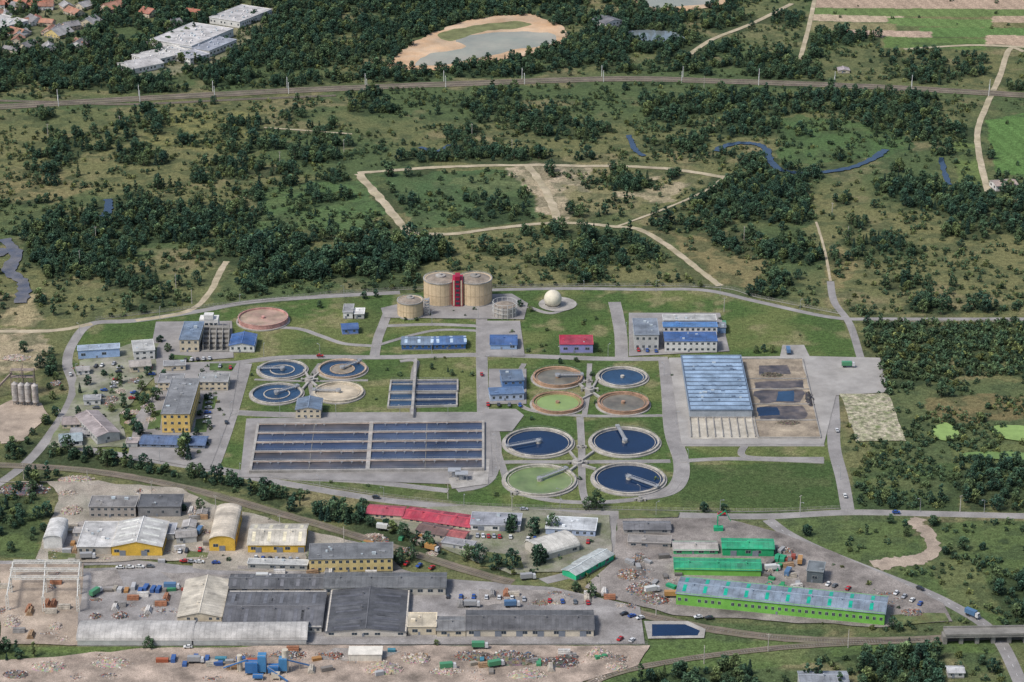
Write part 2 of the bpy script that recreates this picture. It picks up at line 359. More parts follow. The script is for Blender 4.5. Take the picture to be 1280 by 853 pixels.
def dens(u,v,x,y):
    jx=(fbm(x,y,22,3)-.5)*26; jy=(fbm(x,y,22,5)-.5)*13
    uu=u+jx; vv=v+jy
    cl=fbm(x,y,70,7); D=np.where(v<400,np.where(cl>.58,.34,.07),.04)
    D=np.where((v<210)&(v>125)&(cl>.56),.38,D)
    for P,d in TZ: D=np.where(inpoly(uu,vv,P),d,D)
    D=np.where(inpoly(u,v,PLANT),0,D)
    for P in EXP: D=np.where(inpoly(u,v,P),0,D)
    return D
def tprob(D,x,y):
    n=fbm(x,y,34,11,4); thr=.64-.36*D
    p=sstep(0,.04,n-thr)*(.32+.5*D)+.012
    return np.where(D>0,p,0)
def roadmask(x,y):
    m=np.zeros(x.shape,bool)
    for x1,y1,x2,y2,w in EXC:
        dx,dy=x2-x1,y2-y1; L2=dx*dx+dy*dy+1e-9
        sel=(np.abs(x-(x1+x2)/2)<abs(dx)/2+w+1)&(np.abs(y-(y1+y2)/2)<abs(dy)/2+w+1)
        if not sel.any(): continue
        xs,ys=x[sel],y[sel]; t=np.clip(((xs-x1)*dx+(ys-y1)*dy)/L2,0,1)
        m[sel]|=((xs-x1-t*dx)**2+(ys-y1-t*dy)**2)<w*w
    return m
# ================================================================ GROUND
def axis(a,b,step,far):
    c=list(np.arange(a,b+step,step)); s=step; x=c[0]; lo=[]
    while x>-far: s*=1.35; x-=s; lo.append(x)
    s=step;x=c[-1];hi=[]
    while x<far: s*=1.35; x+=s; hi.append(x)
    return np.array(lo[::-1]+c+hi)
X=axis(-560,560,2.0,16000); Y=axis(1010,2520,2.0,18000)
XX,YY=np.meshgrid(X,Y); xs=XX.ravel(); ys=YY.ravel(); nx,ny=len(X),len(Y)
dd=ys*C+H*S; okm=dd>50
u,v=UV(xs,np.where(okm,ys,5000)); v=np.where(okm,v,2000)
def A(c): return np.array(c)
def mixc(a,b,t): return a*(1-t[:,None])+b*t[:,None]
n1=fbm(xs,ys,110,1); n2=fbm(xs,ys,30,2); n3=fbm(xs,ys,9,4); n4=fbm(xs,ys,16,13)
col=mixc(A((.075,.105,.045)),A((.135,.138,.062)),sstep(.38,.62,n1))
col=mixc(col,A((.215,.18,.10)),sstep(.56,.74,n2)*.65)
GZ=[([(-150,140),(120,132),(340,135),(340,190),(230,240),(60,250),(-150,260)],(.150,.148,.066),.6,14),
 ([(170,145),(300,140),(340,180),(250,190),(190,180)],(.19,.185,.07),.55,14),
 ([(-50,225),(60,215),(120,235),(60,255),(-50,250)],(.22,.18,.09),.65,10),
 ([(330,235),(460,225),(478,262),(440,295),(370,285),(320,300)],(.068,.125,.048),.85,12),
 ([(475,218),(640,212),(680,270),(600,285),(515,284)],(.058,.105,.045),.85,8),
 ([(560,225),(640,214),(660,240),(600,250)],(.12,.145,.065),.7,14),
 ([(625,207),(700,207),(720,240),(705,275),(680,262),(655,235)],(.42,.34,.24),.8,12),
 ([(700,210),(900,220),(860,245),(790,262),(720,272),(700,235)],(.19,.175,.09),.85,10),
 ([(760,228),(860,225),(840,250),(780,250)],(.42,.34,.24),.6,16),
 ([(690,208),(740,210),(735,235),(700,232)],(.42,.34,.25),.6,14),
 ([(560,296),(690,288),(830,325),(870,355),(620,358),(540,340)],(.15,.145,.066),.75,10),
 ([(830,292),(940,290),(960,330),(950,370),(900,358)],(.21,.17,.085),.75,12),
 ([(1010,240),(1100,262),(1200,290),(1290,310),(1290,372),(1040,350),(1010,300)],(.155,.15,.068),.75,12),
 ([(1030,300),(1080,330),(1060,360),(1030,350)],(.22,.18,.09),.7,12),
 ([(965,150),(1000,142),(1130,158),(1140,185),(1060,205),(980,205)],(.068,.118,.045),.9,8),
 ([(1040,60),(1120,50),(1240,100),(1230,112),(1000,98)],(.14,.14,.065),.6,12),
 ([(-60,415),(50,415),(60,440),(30,470),(-60,475)],(.40,.32,.22),.7,16),
 ([(-10,365),(50,370),(60,400),(10,412)],(.33,.27,.16),.8,12),
 ([(60,390),(120,370),(250,330),(290,330),(270,380),(120,400)],(.14,.145,.065),.8,10),
 ([(1090,480),(1450,470),(1450,600),(1080,600)],(.078,.105,.046),.8,8),
 ([(1160,495),(1450,488),(1450,525),(1170,530)],(.18,.14,.07),.75,10),
 ([(1180,560),(1450,556),(1450,580),(1200,584)],(.12,.14,.055),.7,8),
 ([(1062,584),(1200,580),(1200,640),(1066,640)],(.058,.092,.036),.9,4),
 ([(1085,596),(1150,594),(1150,606),(1090,606)],(.12,.14,.06),.8,8),
 ([(965,650),(1140,650),(1150,690),(1085,705),(1010,680)],(.09,.125,.046),.9,3),
 ([(1170,652),(1450,652),(1450,790),(1240,785),(1100,712)],(.078,.115,.042),.9,4),
 ([(1150,690),(1230,700),(1260,770),(1200,760)],(.14,.145,.065),.6,12),
 ([(-100,620),(60,622),(45,700),(-100,700)],(.08,.115,.042),.9,6),
 ([(-150,810),(400,806),(420,812),(-150,838)],(.10,.14,.045),.94,3),
 ([(812,800),(1240,800),(1240,815),(900,838),(780,870),(740,853),(800,832)],(.09,.135,.045),.9,4),
 ([(-150,590),(120,596),(240,618),(330,645),(470,690),(560,722),(800,775),(1240,800),(1240,780),(820,760),(620,715),(430,650),(260,605),(-150,575)],(.12,.13,.06),.8,4),
 ([(-100,-40),(95,-40),(100,40),(80,62),(-100,66)],(.17,.17,.10),.7,8),
 ([(150,80),(240,45),(290,10),(350,10),(310,55),(275,84),(180,104)],(.24,.22,.15),.6,8),
]
FB=[((0.36,.27,.20),-60,10,1018,1440),((.12,.17,.06),10,20,1016,1440),((.39,.31,.22),18,26,1014,1130),((.115,.18,.06),22,32,1110,1240),((.37,.28,.2),20,28,1240,1450),((.21,.19,.10),27,38,1012,1120),((.10,.17,.055),34,46,1150,1450),((.39,.29,.22),37,46,1050,1165),((.39,.29,.21),44,58,1232,1450),((.10,.155,.05),46,60,1105,1232)]
for c,a,b,l,r in FB: GZ.append(([(l,a),(r,a+3),(r,b+3),(l,b)],c,.97,1))
GZ+=[([(1232,150),(1290,140),(1450,140),(1450,215),(1280,222),(1245,215)],(.09,.165,.05),.95,2),
     ([(1195,178),(1222,170),(1235,235),(1200,230)],(.12,.165,.055),.9,5),
     ([(870,-20),(1008,-30),(1008,60),(940,70),(900,40)],(.13,.14,.065),.7,12)]
for P,c,al,j in GZ:
    ju=(fbm(xs,ys,18,8)-.5)*j*3; jv=(fbm(xs,ys,18,10)-.5)*j*1.6
    m=inpoly(u+ju,v+jv,P)*al
    m=m*(.45+1.0*np.clip(n4,0,1)).clip(0,1) if al<.95 else m
    col=mixc(col,A(c),np.clip(m,0,1))
fr=inpoly(u,v,[(1013,-60),(1450,-60),(1450,60),(1005,50)])|inpoly(u,v,[(1232,150),(1450,140),(1450,215),(1245,215)])
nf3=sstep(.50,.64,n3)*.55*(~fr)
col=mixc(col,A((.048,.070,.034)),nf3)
col=np.where(fr[:,None],col*(1+.10*np.sin(xs*.55+ys*.12)+.3*(n4-.5))[:,None],col)
pl=inpoly(u,v,PLANT)
lawn=mixc(A((.066,.108,.034)),A((.115,.138,.05)),sstep(.36,.64,fbm(xs,ys,28,6)))
lawn=mixc(lawn,A((.21,.19,.10)),sstep(.55,.74,fbm(xs,ys,13,9))*.7)
lawn=mixc(lawn,A((.05,.08,.03)),sstep(.5,.65,fbm(xs,ys,40,14))*.5)
lawn=mixc(lawn,A((.05,.082,.03)),(inpoly(u,v,[(850,582),(1046,578),(1058,634),(850,634)])*.7))
col=mixc(col,lawn,pl.astype(float))
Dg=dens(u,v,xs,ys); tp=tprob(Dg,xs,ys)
col=mixc(col,A((.034,.052,.026)),sstep(.1,.6,tp)*.8)  # tree shade on the woodland floor painted into the ground colour
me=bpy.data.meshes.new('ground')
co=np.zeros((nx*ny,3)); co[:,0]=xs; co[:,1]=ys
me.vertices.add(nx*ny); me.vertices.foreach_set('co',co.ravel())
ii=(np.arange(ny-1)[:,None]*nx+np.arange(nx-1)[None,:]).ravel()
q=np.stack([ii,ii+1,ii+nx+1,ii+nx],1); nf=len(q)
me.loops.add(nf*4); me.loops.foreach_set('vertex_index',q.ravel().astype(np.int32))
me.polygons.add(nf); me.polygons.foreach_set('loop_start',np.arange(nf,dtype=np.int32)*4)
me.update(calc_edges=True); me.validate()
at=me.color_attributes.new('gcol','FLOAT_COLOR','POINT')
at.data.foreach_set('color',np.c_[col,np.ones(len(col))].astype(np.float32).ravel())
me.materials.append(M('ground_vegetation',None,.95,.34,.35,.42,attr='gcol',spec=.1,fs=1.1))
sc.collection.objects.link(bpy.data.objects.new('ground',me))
# ================================================================ TREES
def leafmat(name,tint):
    m=bpy.data.materials.new(name); m.use_nodes=True; N=m.node_tree.nodes; L=m.node_tree.links; b=N['Principled BSDF']
    b.inputs['Roughness'].default_value=.75; b.inputs['Specular IOR Level'].default_value=.2
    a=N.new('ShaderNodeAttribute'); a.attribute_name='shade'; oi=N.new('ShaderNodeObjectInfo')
    cr=N.new('ShaderNodeValToRGB'); e=cr.color_ramp.elements; e[0].color=(.028*tint[0],.062*tint[1],.042*tint[2],1); e[1].color=(.115*tint[0],.145*tint[1],.055*tint[2],1)
    for pos,c in((.45,(.042,.082,.048)),(.8,(.064,.105,.052))):
        e2=cr.color_ramp.elements.new(pos); e2.color=(c[0]*tint[0],c[1]*tint[1],c[2]*tint[2],1)
    L.new(oi.outputs['Random'],cr.inputs[0])
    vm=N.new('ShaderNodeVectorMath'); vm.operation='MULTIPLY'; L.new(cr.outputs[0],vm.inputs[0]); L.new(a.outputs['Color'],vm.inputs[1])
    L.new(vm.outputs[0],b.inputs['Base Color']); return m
LM=leafmat('foliage',(1,1,1)); LC=leafmat('conifer_foliage',(.75,.85,1.0)); LB=leafmat('scrub_foliage',(1.3,1.15,1.0))
BARK=M('bark',(.10,.08,.06),.9,.2,1)
def tree(name,kind,seed):
    r=random.Random(seed); V=[];Fc=[];sh=[];mi=[]
    def quad(c,sz,s):
        a=Vector((r.gauss(0,1),r.gauss(0,1),r.gauss(0,.7))).normalized(); b=a.cross(Vector((r.gauss(0,1),r.gauss(0,1),r.gauss(0,1)))).normalized()
        k=len(V); a*=sz; b*=sz*r.uniform(.6,1)
        V.extend([c-a-b*.5,c+a*.3-b,c+a+b*.4,c-a*.2+b]); Fc.append((k,k+1,k+2,k+3)); sh.append(s); mi.append(0)
    if kind in('oak','poplar','bush'):
        if kind=='oak':
            R,Hc,base,nc,nl=3.9*r.uniform(.8,1.12),8.2+r.uniform(-1.6,2),1.4,14,42
        elif kind=='poplar': R,Hc,base,nc,nl=2.2,12.5,1.5,14,40
        else: R,Hc,base,nc,nl=1.9,2.5,.1,7,24
        cl=[]
        for i in range(nc):
            t=(i+.5)/nc; z=base+(Hc-base)*t; w=R*math.sin(math.pi*min(.97,(.18+.80*t)))**.7*r.uniform(.4,.9)
            a=i*2.4+r.uniform(-.6,.6); cl.append((Vector((w*math.cos(a),w*math.sin(a),z)),R*r.uniform(.26,.48),r.uniform(.6,1.6)))
        for c,cr_,s in cl:
            for j in range(nl):
                d=Vector((r.gauss(0,1),r.gauss(0,1),r.gauss(0,1))).normalized()*cr_*r.uniform(.6,1.15); d.z*=.8
                hs=.55+.6*(c.z+d.z-base)/(Hc-base)+.3*d.z/cr_  # leaf colour brightened towards crown and clump tops, darkened below: painted light
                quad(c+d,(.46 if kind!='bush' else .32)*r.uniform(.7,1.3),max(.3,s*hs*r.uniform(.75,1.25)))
        limbs=[(c*1) for c,_,_ in cl[::3]]; th=.28 if kind!='bush' else .08
    else:
        Hc=11; R=2.3; limbs=[]; th=.22
        for L_ in range(11):
            z=1.0+L_*.93; rr=R*(1-L_/11.5)
            for j in range(int(12+rr*20)):
                a=r.uniform(0,6.28); q=rr*math.sqrt(r.uniform(.15,1)); quad(Vector((q*math.cos(a),q*math.sin(a),z-q*.25+r.uniform(-.2,.3))),.42*r.uniform(.7,1.2),r.uniform(.55,1.2)*(.6+.6*q/(rr+.1)))  # needles near the trunk coloured darker: painted inner shade
    def tube(p,q,r0,r1):
        k=len(V); d=(q-p).normalized(); x=d.orthogonal().normalized(); y=d.cross(x)
        for c,rad in((p,r0),(q,r1)):
            for i in range(5): V.append(c+(x*math.cos(i*1.2566)+y*math.sin(i*1.2566))*rad)
        for i in range(5): Fc.append((k+i,k+(i+1)%5,k+5+(i+1)%5,k+5+i)); sh.append(1); mi.append(1)
    tube(Vector((0,0,-.3)),Vector((0,0,Hc*.8)),th,th*.3)
    for l in limbs: tube(Vector((0,0,max(.3,l.z*.45))),l,th*.4,th*.12)
    me=bpy.data.meshes.new(name); me.from_pydata([tuple(p) for p in V],[],Fc)
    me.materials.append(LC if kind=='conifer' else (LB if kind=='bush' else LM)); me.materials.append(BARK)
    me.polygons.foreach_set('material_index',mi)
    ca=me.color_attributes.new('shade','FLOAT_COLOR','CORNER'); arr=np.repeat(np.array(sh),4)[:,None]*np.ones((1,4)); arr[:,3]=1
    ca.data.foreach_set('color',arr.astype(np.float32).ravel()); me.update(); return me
OAK=[tree('broadleaf_tree_mesh','oak',i) for i in range(8)]; POP=[tree('poplar_tree_mesh','poplar',20+i) for i in range(2)]
CON=[tree('conifer_tree_mesh','conifer',30+i) for i in range(2)]; BSH=[tree('bush_mesh','bush',40+i) for i in range(4)]
def proto(name,ms):
    c=bpy.data.collections.new(name)
    for i,m in enumerate(ms): c.objects.link(bpy.data.objects.new('%s_%c'%(name,97+i),m))
    return c
C_T=proto('woodland_tree',OAK+OAK[:2]+[POP[0],CON[0]]); C_B=proto('scrub_bush',BSH)
def scatter(name,x,y,s,coll,n):
    me=bpy.data.meshes.new(name); N_=len(x); me.from_pydata(np.c_[x,y,np.zeros(N_)].tolist(),[],[])
    a=me.attributes.new('s','FLOAT','POINT'); a.data.foreach_set('value',s.astype(np.float32))
    a=me.attributes.new('rz','FLOAT','POINT'); a.data.foreach_set('value',(rng.random(N_)*6.28).astype(np.float32))
    a=me.attributes.new('idx','INT','POINT'); a.data.foreach_set('value',rng.integers(0,n,N_).astype(np.int32))
    o=bpy.data.objects.new(name,me); sc.collection.objects.link(o)
    ng=bpy.data.node_groups.new(name,'GeometryNodeTree'); ng.interface.new_socket('Geometry',in_out='INPUT',socket_type='NodeSocketGeometry'); ng.interface.new_socket('Geometry',in_out='OUTPUT',socket_type='NodeSocketGeometry')
    N=ng.nodes;L=ng.links; gi=N.new('NodeGroupInput');go=N.new('NodeGroupOutput');ip=N.new('GeometryNodeInstanceOnPoints');ci=N.new('GeometryNodeCollectionInfo')
    ci.inputs['Collection'].default_value=coll; ci.inputs['Separate Children'].default_value=True; ci.inputs['Reset Children'].default_value=True
    def na(nm,t):
        q=N.new('GeometryNodeInputNamedAttribute'); q.data_type=t; q.inputs['Name'].default_value=nm; return q.outputs['Attribute']
    cx=N.new('ShaderNodeCombineXYZ'); L.new(na('rz','FLOAT'),cx.inputs[2])
    L.new(gi.outputs[0],ip.inputs['Points']);L.new(ci.outputs[0],ip.inputs['Instance']);ip.inputs['Pick Instance'].default_value=True
    L.new(na('idx','INT'),ip.inputs['Instance Index']);L.new(cx.outputs[0],ip.inputs['Rotation']);L.new(na('s','FLOAT'),ip.inputs['Scale']);L.new(ip.outputs[0],go.inputs[0])
    md=o.modifiers.new('scatter','NODES'); md.node_group=ng; return o
def cand(step):
    gx,gy=np.meshgrid(np.arange(-620,620,step),np.arange(1030,2620,step)); x=gx.ravel()+rng.uniform(-.5,.5,gx.size)*step; y=gy.ravel()+rng.uniform(-.5,.5,gx.size)*step
    u,v=UV(x,y); k=(u>-90)&(u<1370)&(v>-60)&(v<900); return x[k],y[k],u[k],v[k]
x,y,u_,v_=cand(5.2); D=dens(u_,v_,x,y); pr=tprob(D,x,y)
pin=inpoly(u_,v_,PLANTR)
acc=(rng.random(len(x))<pr)&~roadmask(x,y)&~pin
s=rng.uniform(.38,1.0,len(x))*(1+.25*(rng.random(len(x))>.9)); s=np.where(pr<.15,s*.7,s); s=np.where(inpoly(u_,v_,[(305,300),(560,296),(556,325),(430,356),(300,345)]),s*1.3,s)
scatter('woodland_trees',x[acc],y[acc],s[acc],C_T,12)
x,y,u_,v_=cand(4.0); D=dens(u_,v_,x,y); okv=(v_<400)|(u_>1060)|((D>.05)&(v_>550)); nb_=fbm(x,y,24,12)
pb=np.where((D>0)&okv,.07+.40*(nb_>.54)*(D<.75)+.1*(D>.3),0)
pb=np.where(inpoly(u_,v_,[(1070,480),(1450,470),(1450,640),(1065,640)])&(D>0),.1+.75*(nb_>.5),pb)
pin=inpoly(u_,v_,PLANTR); row=np.sin((y+.35*x+10*fbm(x,y,60,2))*2*math.pi/17)
pb=np.where(pin,np.where(row>-.45,.95,.25),pb)
pb=np.where(inpoly(u_,v_,[(1013,-100),(1500,-100),(1500,66),(1160,66),(1005,38)]),.01,pb)
pb=np.where(inpoly(u_,v_,[(1232,140),(1450,130),(1450,215),(1245,218)]),.005,pb)
acc=(rng.random(len(x))<pb)&~roadmask(x,y)
sb=rng.uniform(.4,1.3,len(x)); sb=np.where(pin,rng.uniform(1.0,1.7,len(x)),sb)
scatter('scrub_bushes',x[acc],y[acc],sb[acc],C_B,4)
def onetree(name,ms,u,v,s):
    o=bpy.data.objects.new(name,random.choice(ms)); p=G(u,v); o.location=(p.x,p.y,0); o.rotation_euler=(0,0,random.uniform(0,6.28)); o.scale=(s,s,s*random.uniform(.9,1.15)); sc.collection.objects.link(o)
for u1,v1,s1 in [(205,475,.7),(196,500,.9),(190,520,.9),(181,505,.8),(232,560,1.1),(228,572,1.2),(200,428,.7),(215,452,.6),(258,500,.5),(250,520,.5),(175,545,.9),(168,540,.8),(160,525,.8),(155,510,.7),(150,480,.7),(130,470,.6),(110,482,.7),(98,520,.6),(120,500,.6),(210,440,.6),(640,665,1.2),(668,668,1.1),(674,705,1.3),(690,665,.9),(600,705,1),(585,700,1),(620,712,1),(640,712,1.1),(428,650,1.2),(415,650,1),(745,636,1.1),(735,637,.8),(330,625,.9),(365,640,.9),(395,645,.8),(250,640,.7),(880,640,.8),(905,640,.6),(1130,830,1.3),(1150,832,1.3),(1165,835,1),(945,442,.5),(955,440,.5),(965,441,.5),(540,462,.4),(565,470,.4),(700,455,.4),(720,452,.4),(50,460,.9),(60,470,.7),(30,440,.8),(650,384,.5),(663,390,.45),(245,545,.5),(262,535,.45),(185,470,.6),(178,488,.7),(140,515,.5),(112,530,.5),(92,530,.5),(70,520,.7),(66,500,.6),(60,530,.6),(172,500,.6),(390,700,.7),(500,705,.9),(515,700,.8),(230,640,.6),(720,740,.8),(740,748,.7),(470,372,.6),(455,374,.6),(400,385,.5)]:
    onetree('broadleaf_tree',OAK,u1,v1,s1)
for u1,v1,s1 in [(636,666,1.0),(670,668,.9),(671,708,1.0),(434,655,.9),(230,556,.9),(100,492,.6),(560,465,.35),(410,652,.9),(236,575,.9),(1135,826,1.1),(402,650,.8),(424,652,1)]: onetree('conifer_tree',CON,u1,v1,s1)
for u1,v1 in [(500,470),(590,470),(740,470),(745,505),(665,525),(840,470),(315,470),(390,470),(470,500),(660,440),(680,440),(750,440),(300,405),(280,520),(262,470),(150,462),(140,492),(130,522),(820,600),(725,600),(620,620),(900,400),(1000,420)]: onetree('shrub',BSH,u1,v1,random.uniform(.5,1))
for i in range(150):
    u1,v1=random.choice([(random.uniform(95,200),random.uniform(455,560)),(random.uniform(240,290),random.uniform(455,570)),(random.uniform(480,750),random.uniform(385,470)),(random.uniform(230,480),random.uniform(600,720)),(random.uniform(600,760),random.uniform(640,740)),(random.uniform(1000,1180),random.uniform(700,790))]); p=G(u1,v1)
    if roadmask(np.array([p.x]),np.array([p.y]))[0]: continue
    onetree('shrub',BSH,u1,v1,random.uniform(.3,.9))
# ================================================================ BUILDINGS
BLUE=(.035,.10,.27);BLG=(.14,.19,.26);DARK=(.095,.098,.105);GREY=(.30,.30,.30);CREAM=(.53,.46,.34);WHT=(.60,.59,.56);YEL=(.60,.38,.06);YW=(.56,.44,.20);RED=(.34,.02,.05);GRN=(.01,.30,.14);LIME=(.16,.40,.07);LG=(.42,.42,.40)
def bld(name,ul,vl,ur,vr,ve,vb,roof,wl,kind='flat',st=1,win=True,sky=None,gates=0,riseK=None):
    P0=G(ul,vl);P1=G(ur,vr);e=P1-P0;L=e.length;e/=L;n=Vector((-e.y,e.x))
    h=max(2.6,(vl-ve)*K(vl)/COSD(vl)); W=max(3.,(G(ul,vb,h).y-P0.y)/max(.3,n.y))
    if kind in('gable','arch'): h*=.93
    ctr=P0+e*L/2+n*W/2; E=empty(name,(ctr.x,ctr.y,0)); og=(ctr.x,ctr.y,0)
    def loc(a,b): return P0+e*a+n*b
    def bx(mb,a0,a1,b0,b1,z0,z1,mi=0): mb.prism([loc(a0,b0),loc(a1,b0),loc(a1,b1),loc(a0,b1)],z0,z1,mi)
    mb=MB(); bx(mb,0,L,0,W,0,h)
    bx(mb,-.12,L+.12,-.12,W+.12,0,.6,1); mb.obj('walls',[wall(wl),CONCD],E,og)
    mb=MB()
    if kind=='flat':
        bx(mb,-.35,L+.35,-.35,W+.35,h,h+.25,0)
        for a0,a1,b0,b1 in((-.35,L+.35,-.35,-.05),(-.35,L+.35,W+.05,W+.35),(-.35,-.05,-.05,W+.05),(L+.05,L+.35,-.05,W+.05)): bx(mb,a0,a1,b0,b1,h+.25,h+.55,1)
        nr=int(L/6)
        for i in range(1,nr): bx(mb,L*i/nr-.08,L*i/nr+.08,.1,W-.1,h+.25,h+.31,2)
        for i in range(max(1,int(L*W/80))):
            a=random.uniform(.1,.9)*L;b=random.uniform(.15,.85)*W;s_=random.uniform(.4,1.1); bx(mb,a-s_,a+s_,b-s_*.6,b+s_*.6,h+.2,h+random.uniform(.7,1.6),random.choice((1,1,3)))
    else:
        alongx=L>=W; SL_=L if alongx else W; TW=W if alongx else L
        def pt(s_,t,z):
            q=loc(s_,t) if alongx else loc(t,s_); return (q.x,q.y,z)
        rise=TW*(.11 if kind=='gable' else .2); o=.5
        if riseK: rise=TW*riseK
        if kind=='gable': prof=[(-o,-.12),(TW/2,rise),(TW+o,-.12)]
        else: prof=[(TW/2-(TW/2+.15)*math.cos(math.pi*i/10),rise*math.sin(math.pi*i/10)) for i in range(11)]
        pl_=len(prof); vs=[pt(-o,t,h+z) for t,z in prof]+[pt(SL_+o,t,h+z) for t,z in prof]
        vs2=[pt(-o,t,h+z-.22) for t,z in prof]+[pt(SL_+o,t,h+z-.22) for t,z in prof]
        fs=[(i,i+1,pl_+i+1,pl_+i) for i in range(pl_-1)]
        mb.add(vs,fs,0); mb.add(vs2,[f[::-1] for f in fs],0)
        mb.add(vs+vs2,[(0,pl_,3*pl_,2*pl_),(pl_-1,2*pl_-1,4*pl_-1,3*pl_-1)]+[(i,i+1,2*pl_+i+1,2*pl_+i) for i in range(pl_-1)]+[(pl_+i,pl_+i+1,3*pl_+i+1,3*pl_+i) for i in range(pl_-1)],1)
        for s_ in (0,SL_):
            g=[pt(s_,t,h+z-.1) for t,z in prof]; g[0]=pt(s_,0,h-.02); g[-1]=pt(s_,TW,h-.02); mb.add(g,[tuple(range(pl_))],4)
        nr=max(2,int(SL_/ (2.6 if SL_<80 else 3.4)))
        for i in range(nr+1):
            c=SL_*i/nr; w=.09; ww=.9
            if sky and i%3==1 and kind=='gable':
                for ta,tb in((.2,.85),(1.15,1.8)):
                    f=lambda q:(TW/2*q, h+(rise*q if q<1 else rise*(2-q))+.06)
                    mb.add([pt(c-ww,f(ta)[0],f(ta)[1]),pt(c+ww,f(ta)[0],f(ta)[1]),pt(c+ww,f(tb)[0],f(tb)[1]),pt(c-ww,f(tb)[0],f(tb)[1])],[(0,1,2,3)],3)
            else:
                vs=[pt(c-w,t,h+z+.05) for t,z in prof]+[pt(c+w,t,h+z+.05) for t,z in prof]
                mb.add(vs,[(j,j+1,pl_+j+1,pl_+j) for j in range(pl_-1)],2)
        if kind=='gable':
            # replaced, differently weathered roof sheets
            for i in range(int(SL_*TW/120)):
                c=random.uniform(.06,.86)*SL_; wd=random.uniform(1,3); sd=random.random()<.6; q0,q1=sorted((random.uniform(.05,.9),random.uniform(.05,.9)))
                if q1-q0<.2: continue
                if not sd: q0,q1=2-q1,2-q0
                f=lambda q:(TW/2*q, h+(rise*q if q<1 else rise*(2-q))+.035)
                mb.add([pt(c,*f(q0)),pt(c+wd,*f(q0)),pt(c+wd,*f(q1)),pt(c,*f(q1))],[(0,1,2,3)],random.choice((2,5)))
            q0=pt(-o,TW/2,h+rise+.08);q1=pt(SL_+o,TW/2,h+rise+.08); mb.bar(q0,q1,.35,1)
            for i in range(int(SL_/14)):
                c=SL_*(i+.5)/max(1,int(SL_/14)); q=pt(c,TW*.42,h+rise*.8); mb.bar(q,(q[0],q[1],q[2]+1.4),.7,1)
    dk=tuple(c*.72 for c in roof); lt=tuple(min(.8,c*1.3+.05) for c in roof); md_=tuple(c*1.12+.012 for c in roof)
    mb.obj('roof',[roofm(roof),wall(lt),roofm(dk),M('skylight',sky if sky else (.45,.5,.52),.35,.25,.3,.2),wall(wl),roofm(md_)],E,og)
    if win:
        mb=MB()
        fac=[(L,lambda t,p:loc(t,-p)),(L,lambda t,p:loc(t,W+p)),(W,lambda t,p:loc(-p,t)),(W,lambda t,p:loc(L+p,t))]
        for fi,(FL,fn) in enumerate(fac):
            def pane(t0,t1,z0,z1,mi,p):
                mb.prism([fn(t0,p),fn(t1,p),fn(t1,-.05),fn(t0,-.05)],z0,z1,mi)
            sh_=h/st; gt=gates if fi in(0,1) else 0; style=random.random()
            for k_ in range(st):
                nw=int((FL-1)/(3.3 if st>1 or style<.5 else 5.0)); z0=k_*sh_+sh_*.42; z1=z0+min(1.6,sh_*.36)
                for i in range(nw):
                    t=(i+.5)*FL/nw
                    if k_==0 and gt and (i%3==1): continue
                    if st==1 and random.random()<.18: continue
                    ww=.75 if st>1 else (.7 if style<.5 else 1.3)
                    pane(t-ww-.1,t+ww+.1,z0-.1,z1+.1,0,.04); pane(t-ww,t-.05,z0,z1,1,.075); pane(t+.05,t+ww,z0,z1,1,.075)
            if gt:
                nw=int((FL-1)/3.3)
                for i in range(nw):
                    if i%3==1:
                        t=(i+.5)*FL/nw; pane(t-1.6,t+1.6,.05,min(h*.8,3.6),2,.16)
            elif fi==0: pane(FL*.5-1.9,FL*.5-.9,.05,2.2,2,.17)
        mb.obj('windows',[FRAME,GLASS,M('door_paint',(.18,.2,.23),.5,.1,1)],E,og)
    return E,og,loc,h,L,W
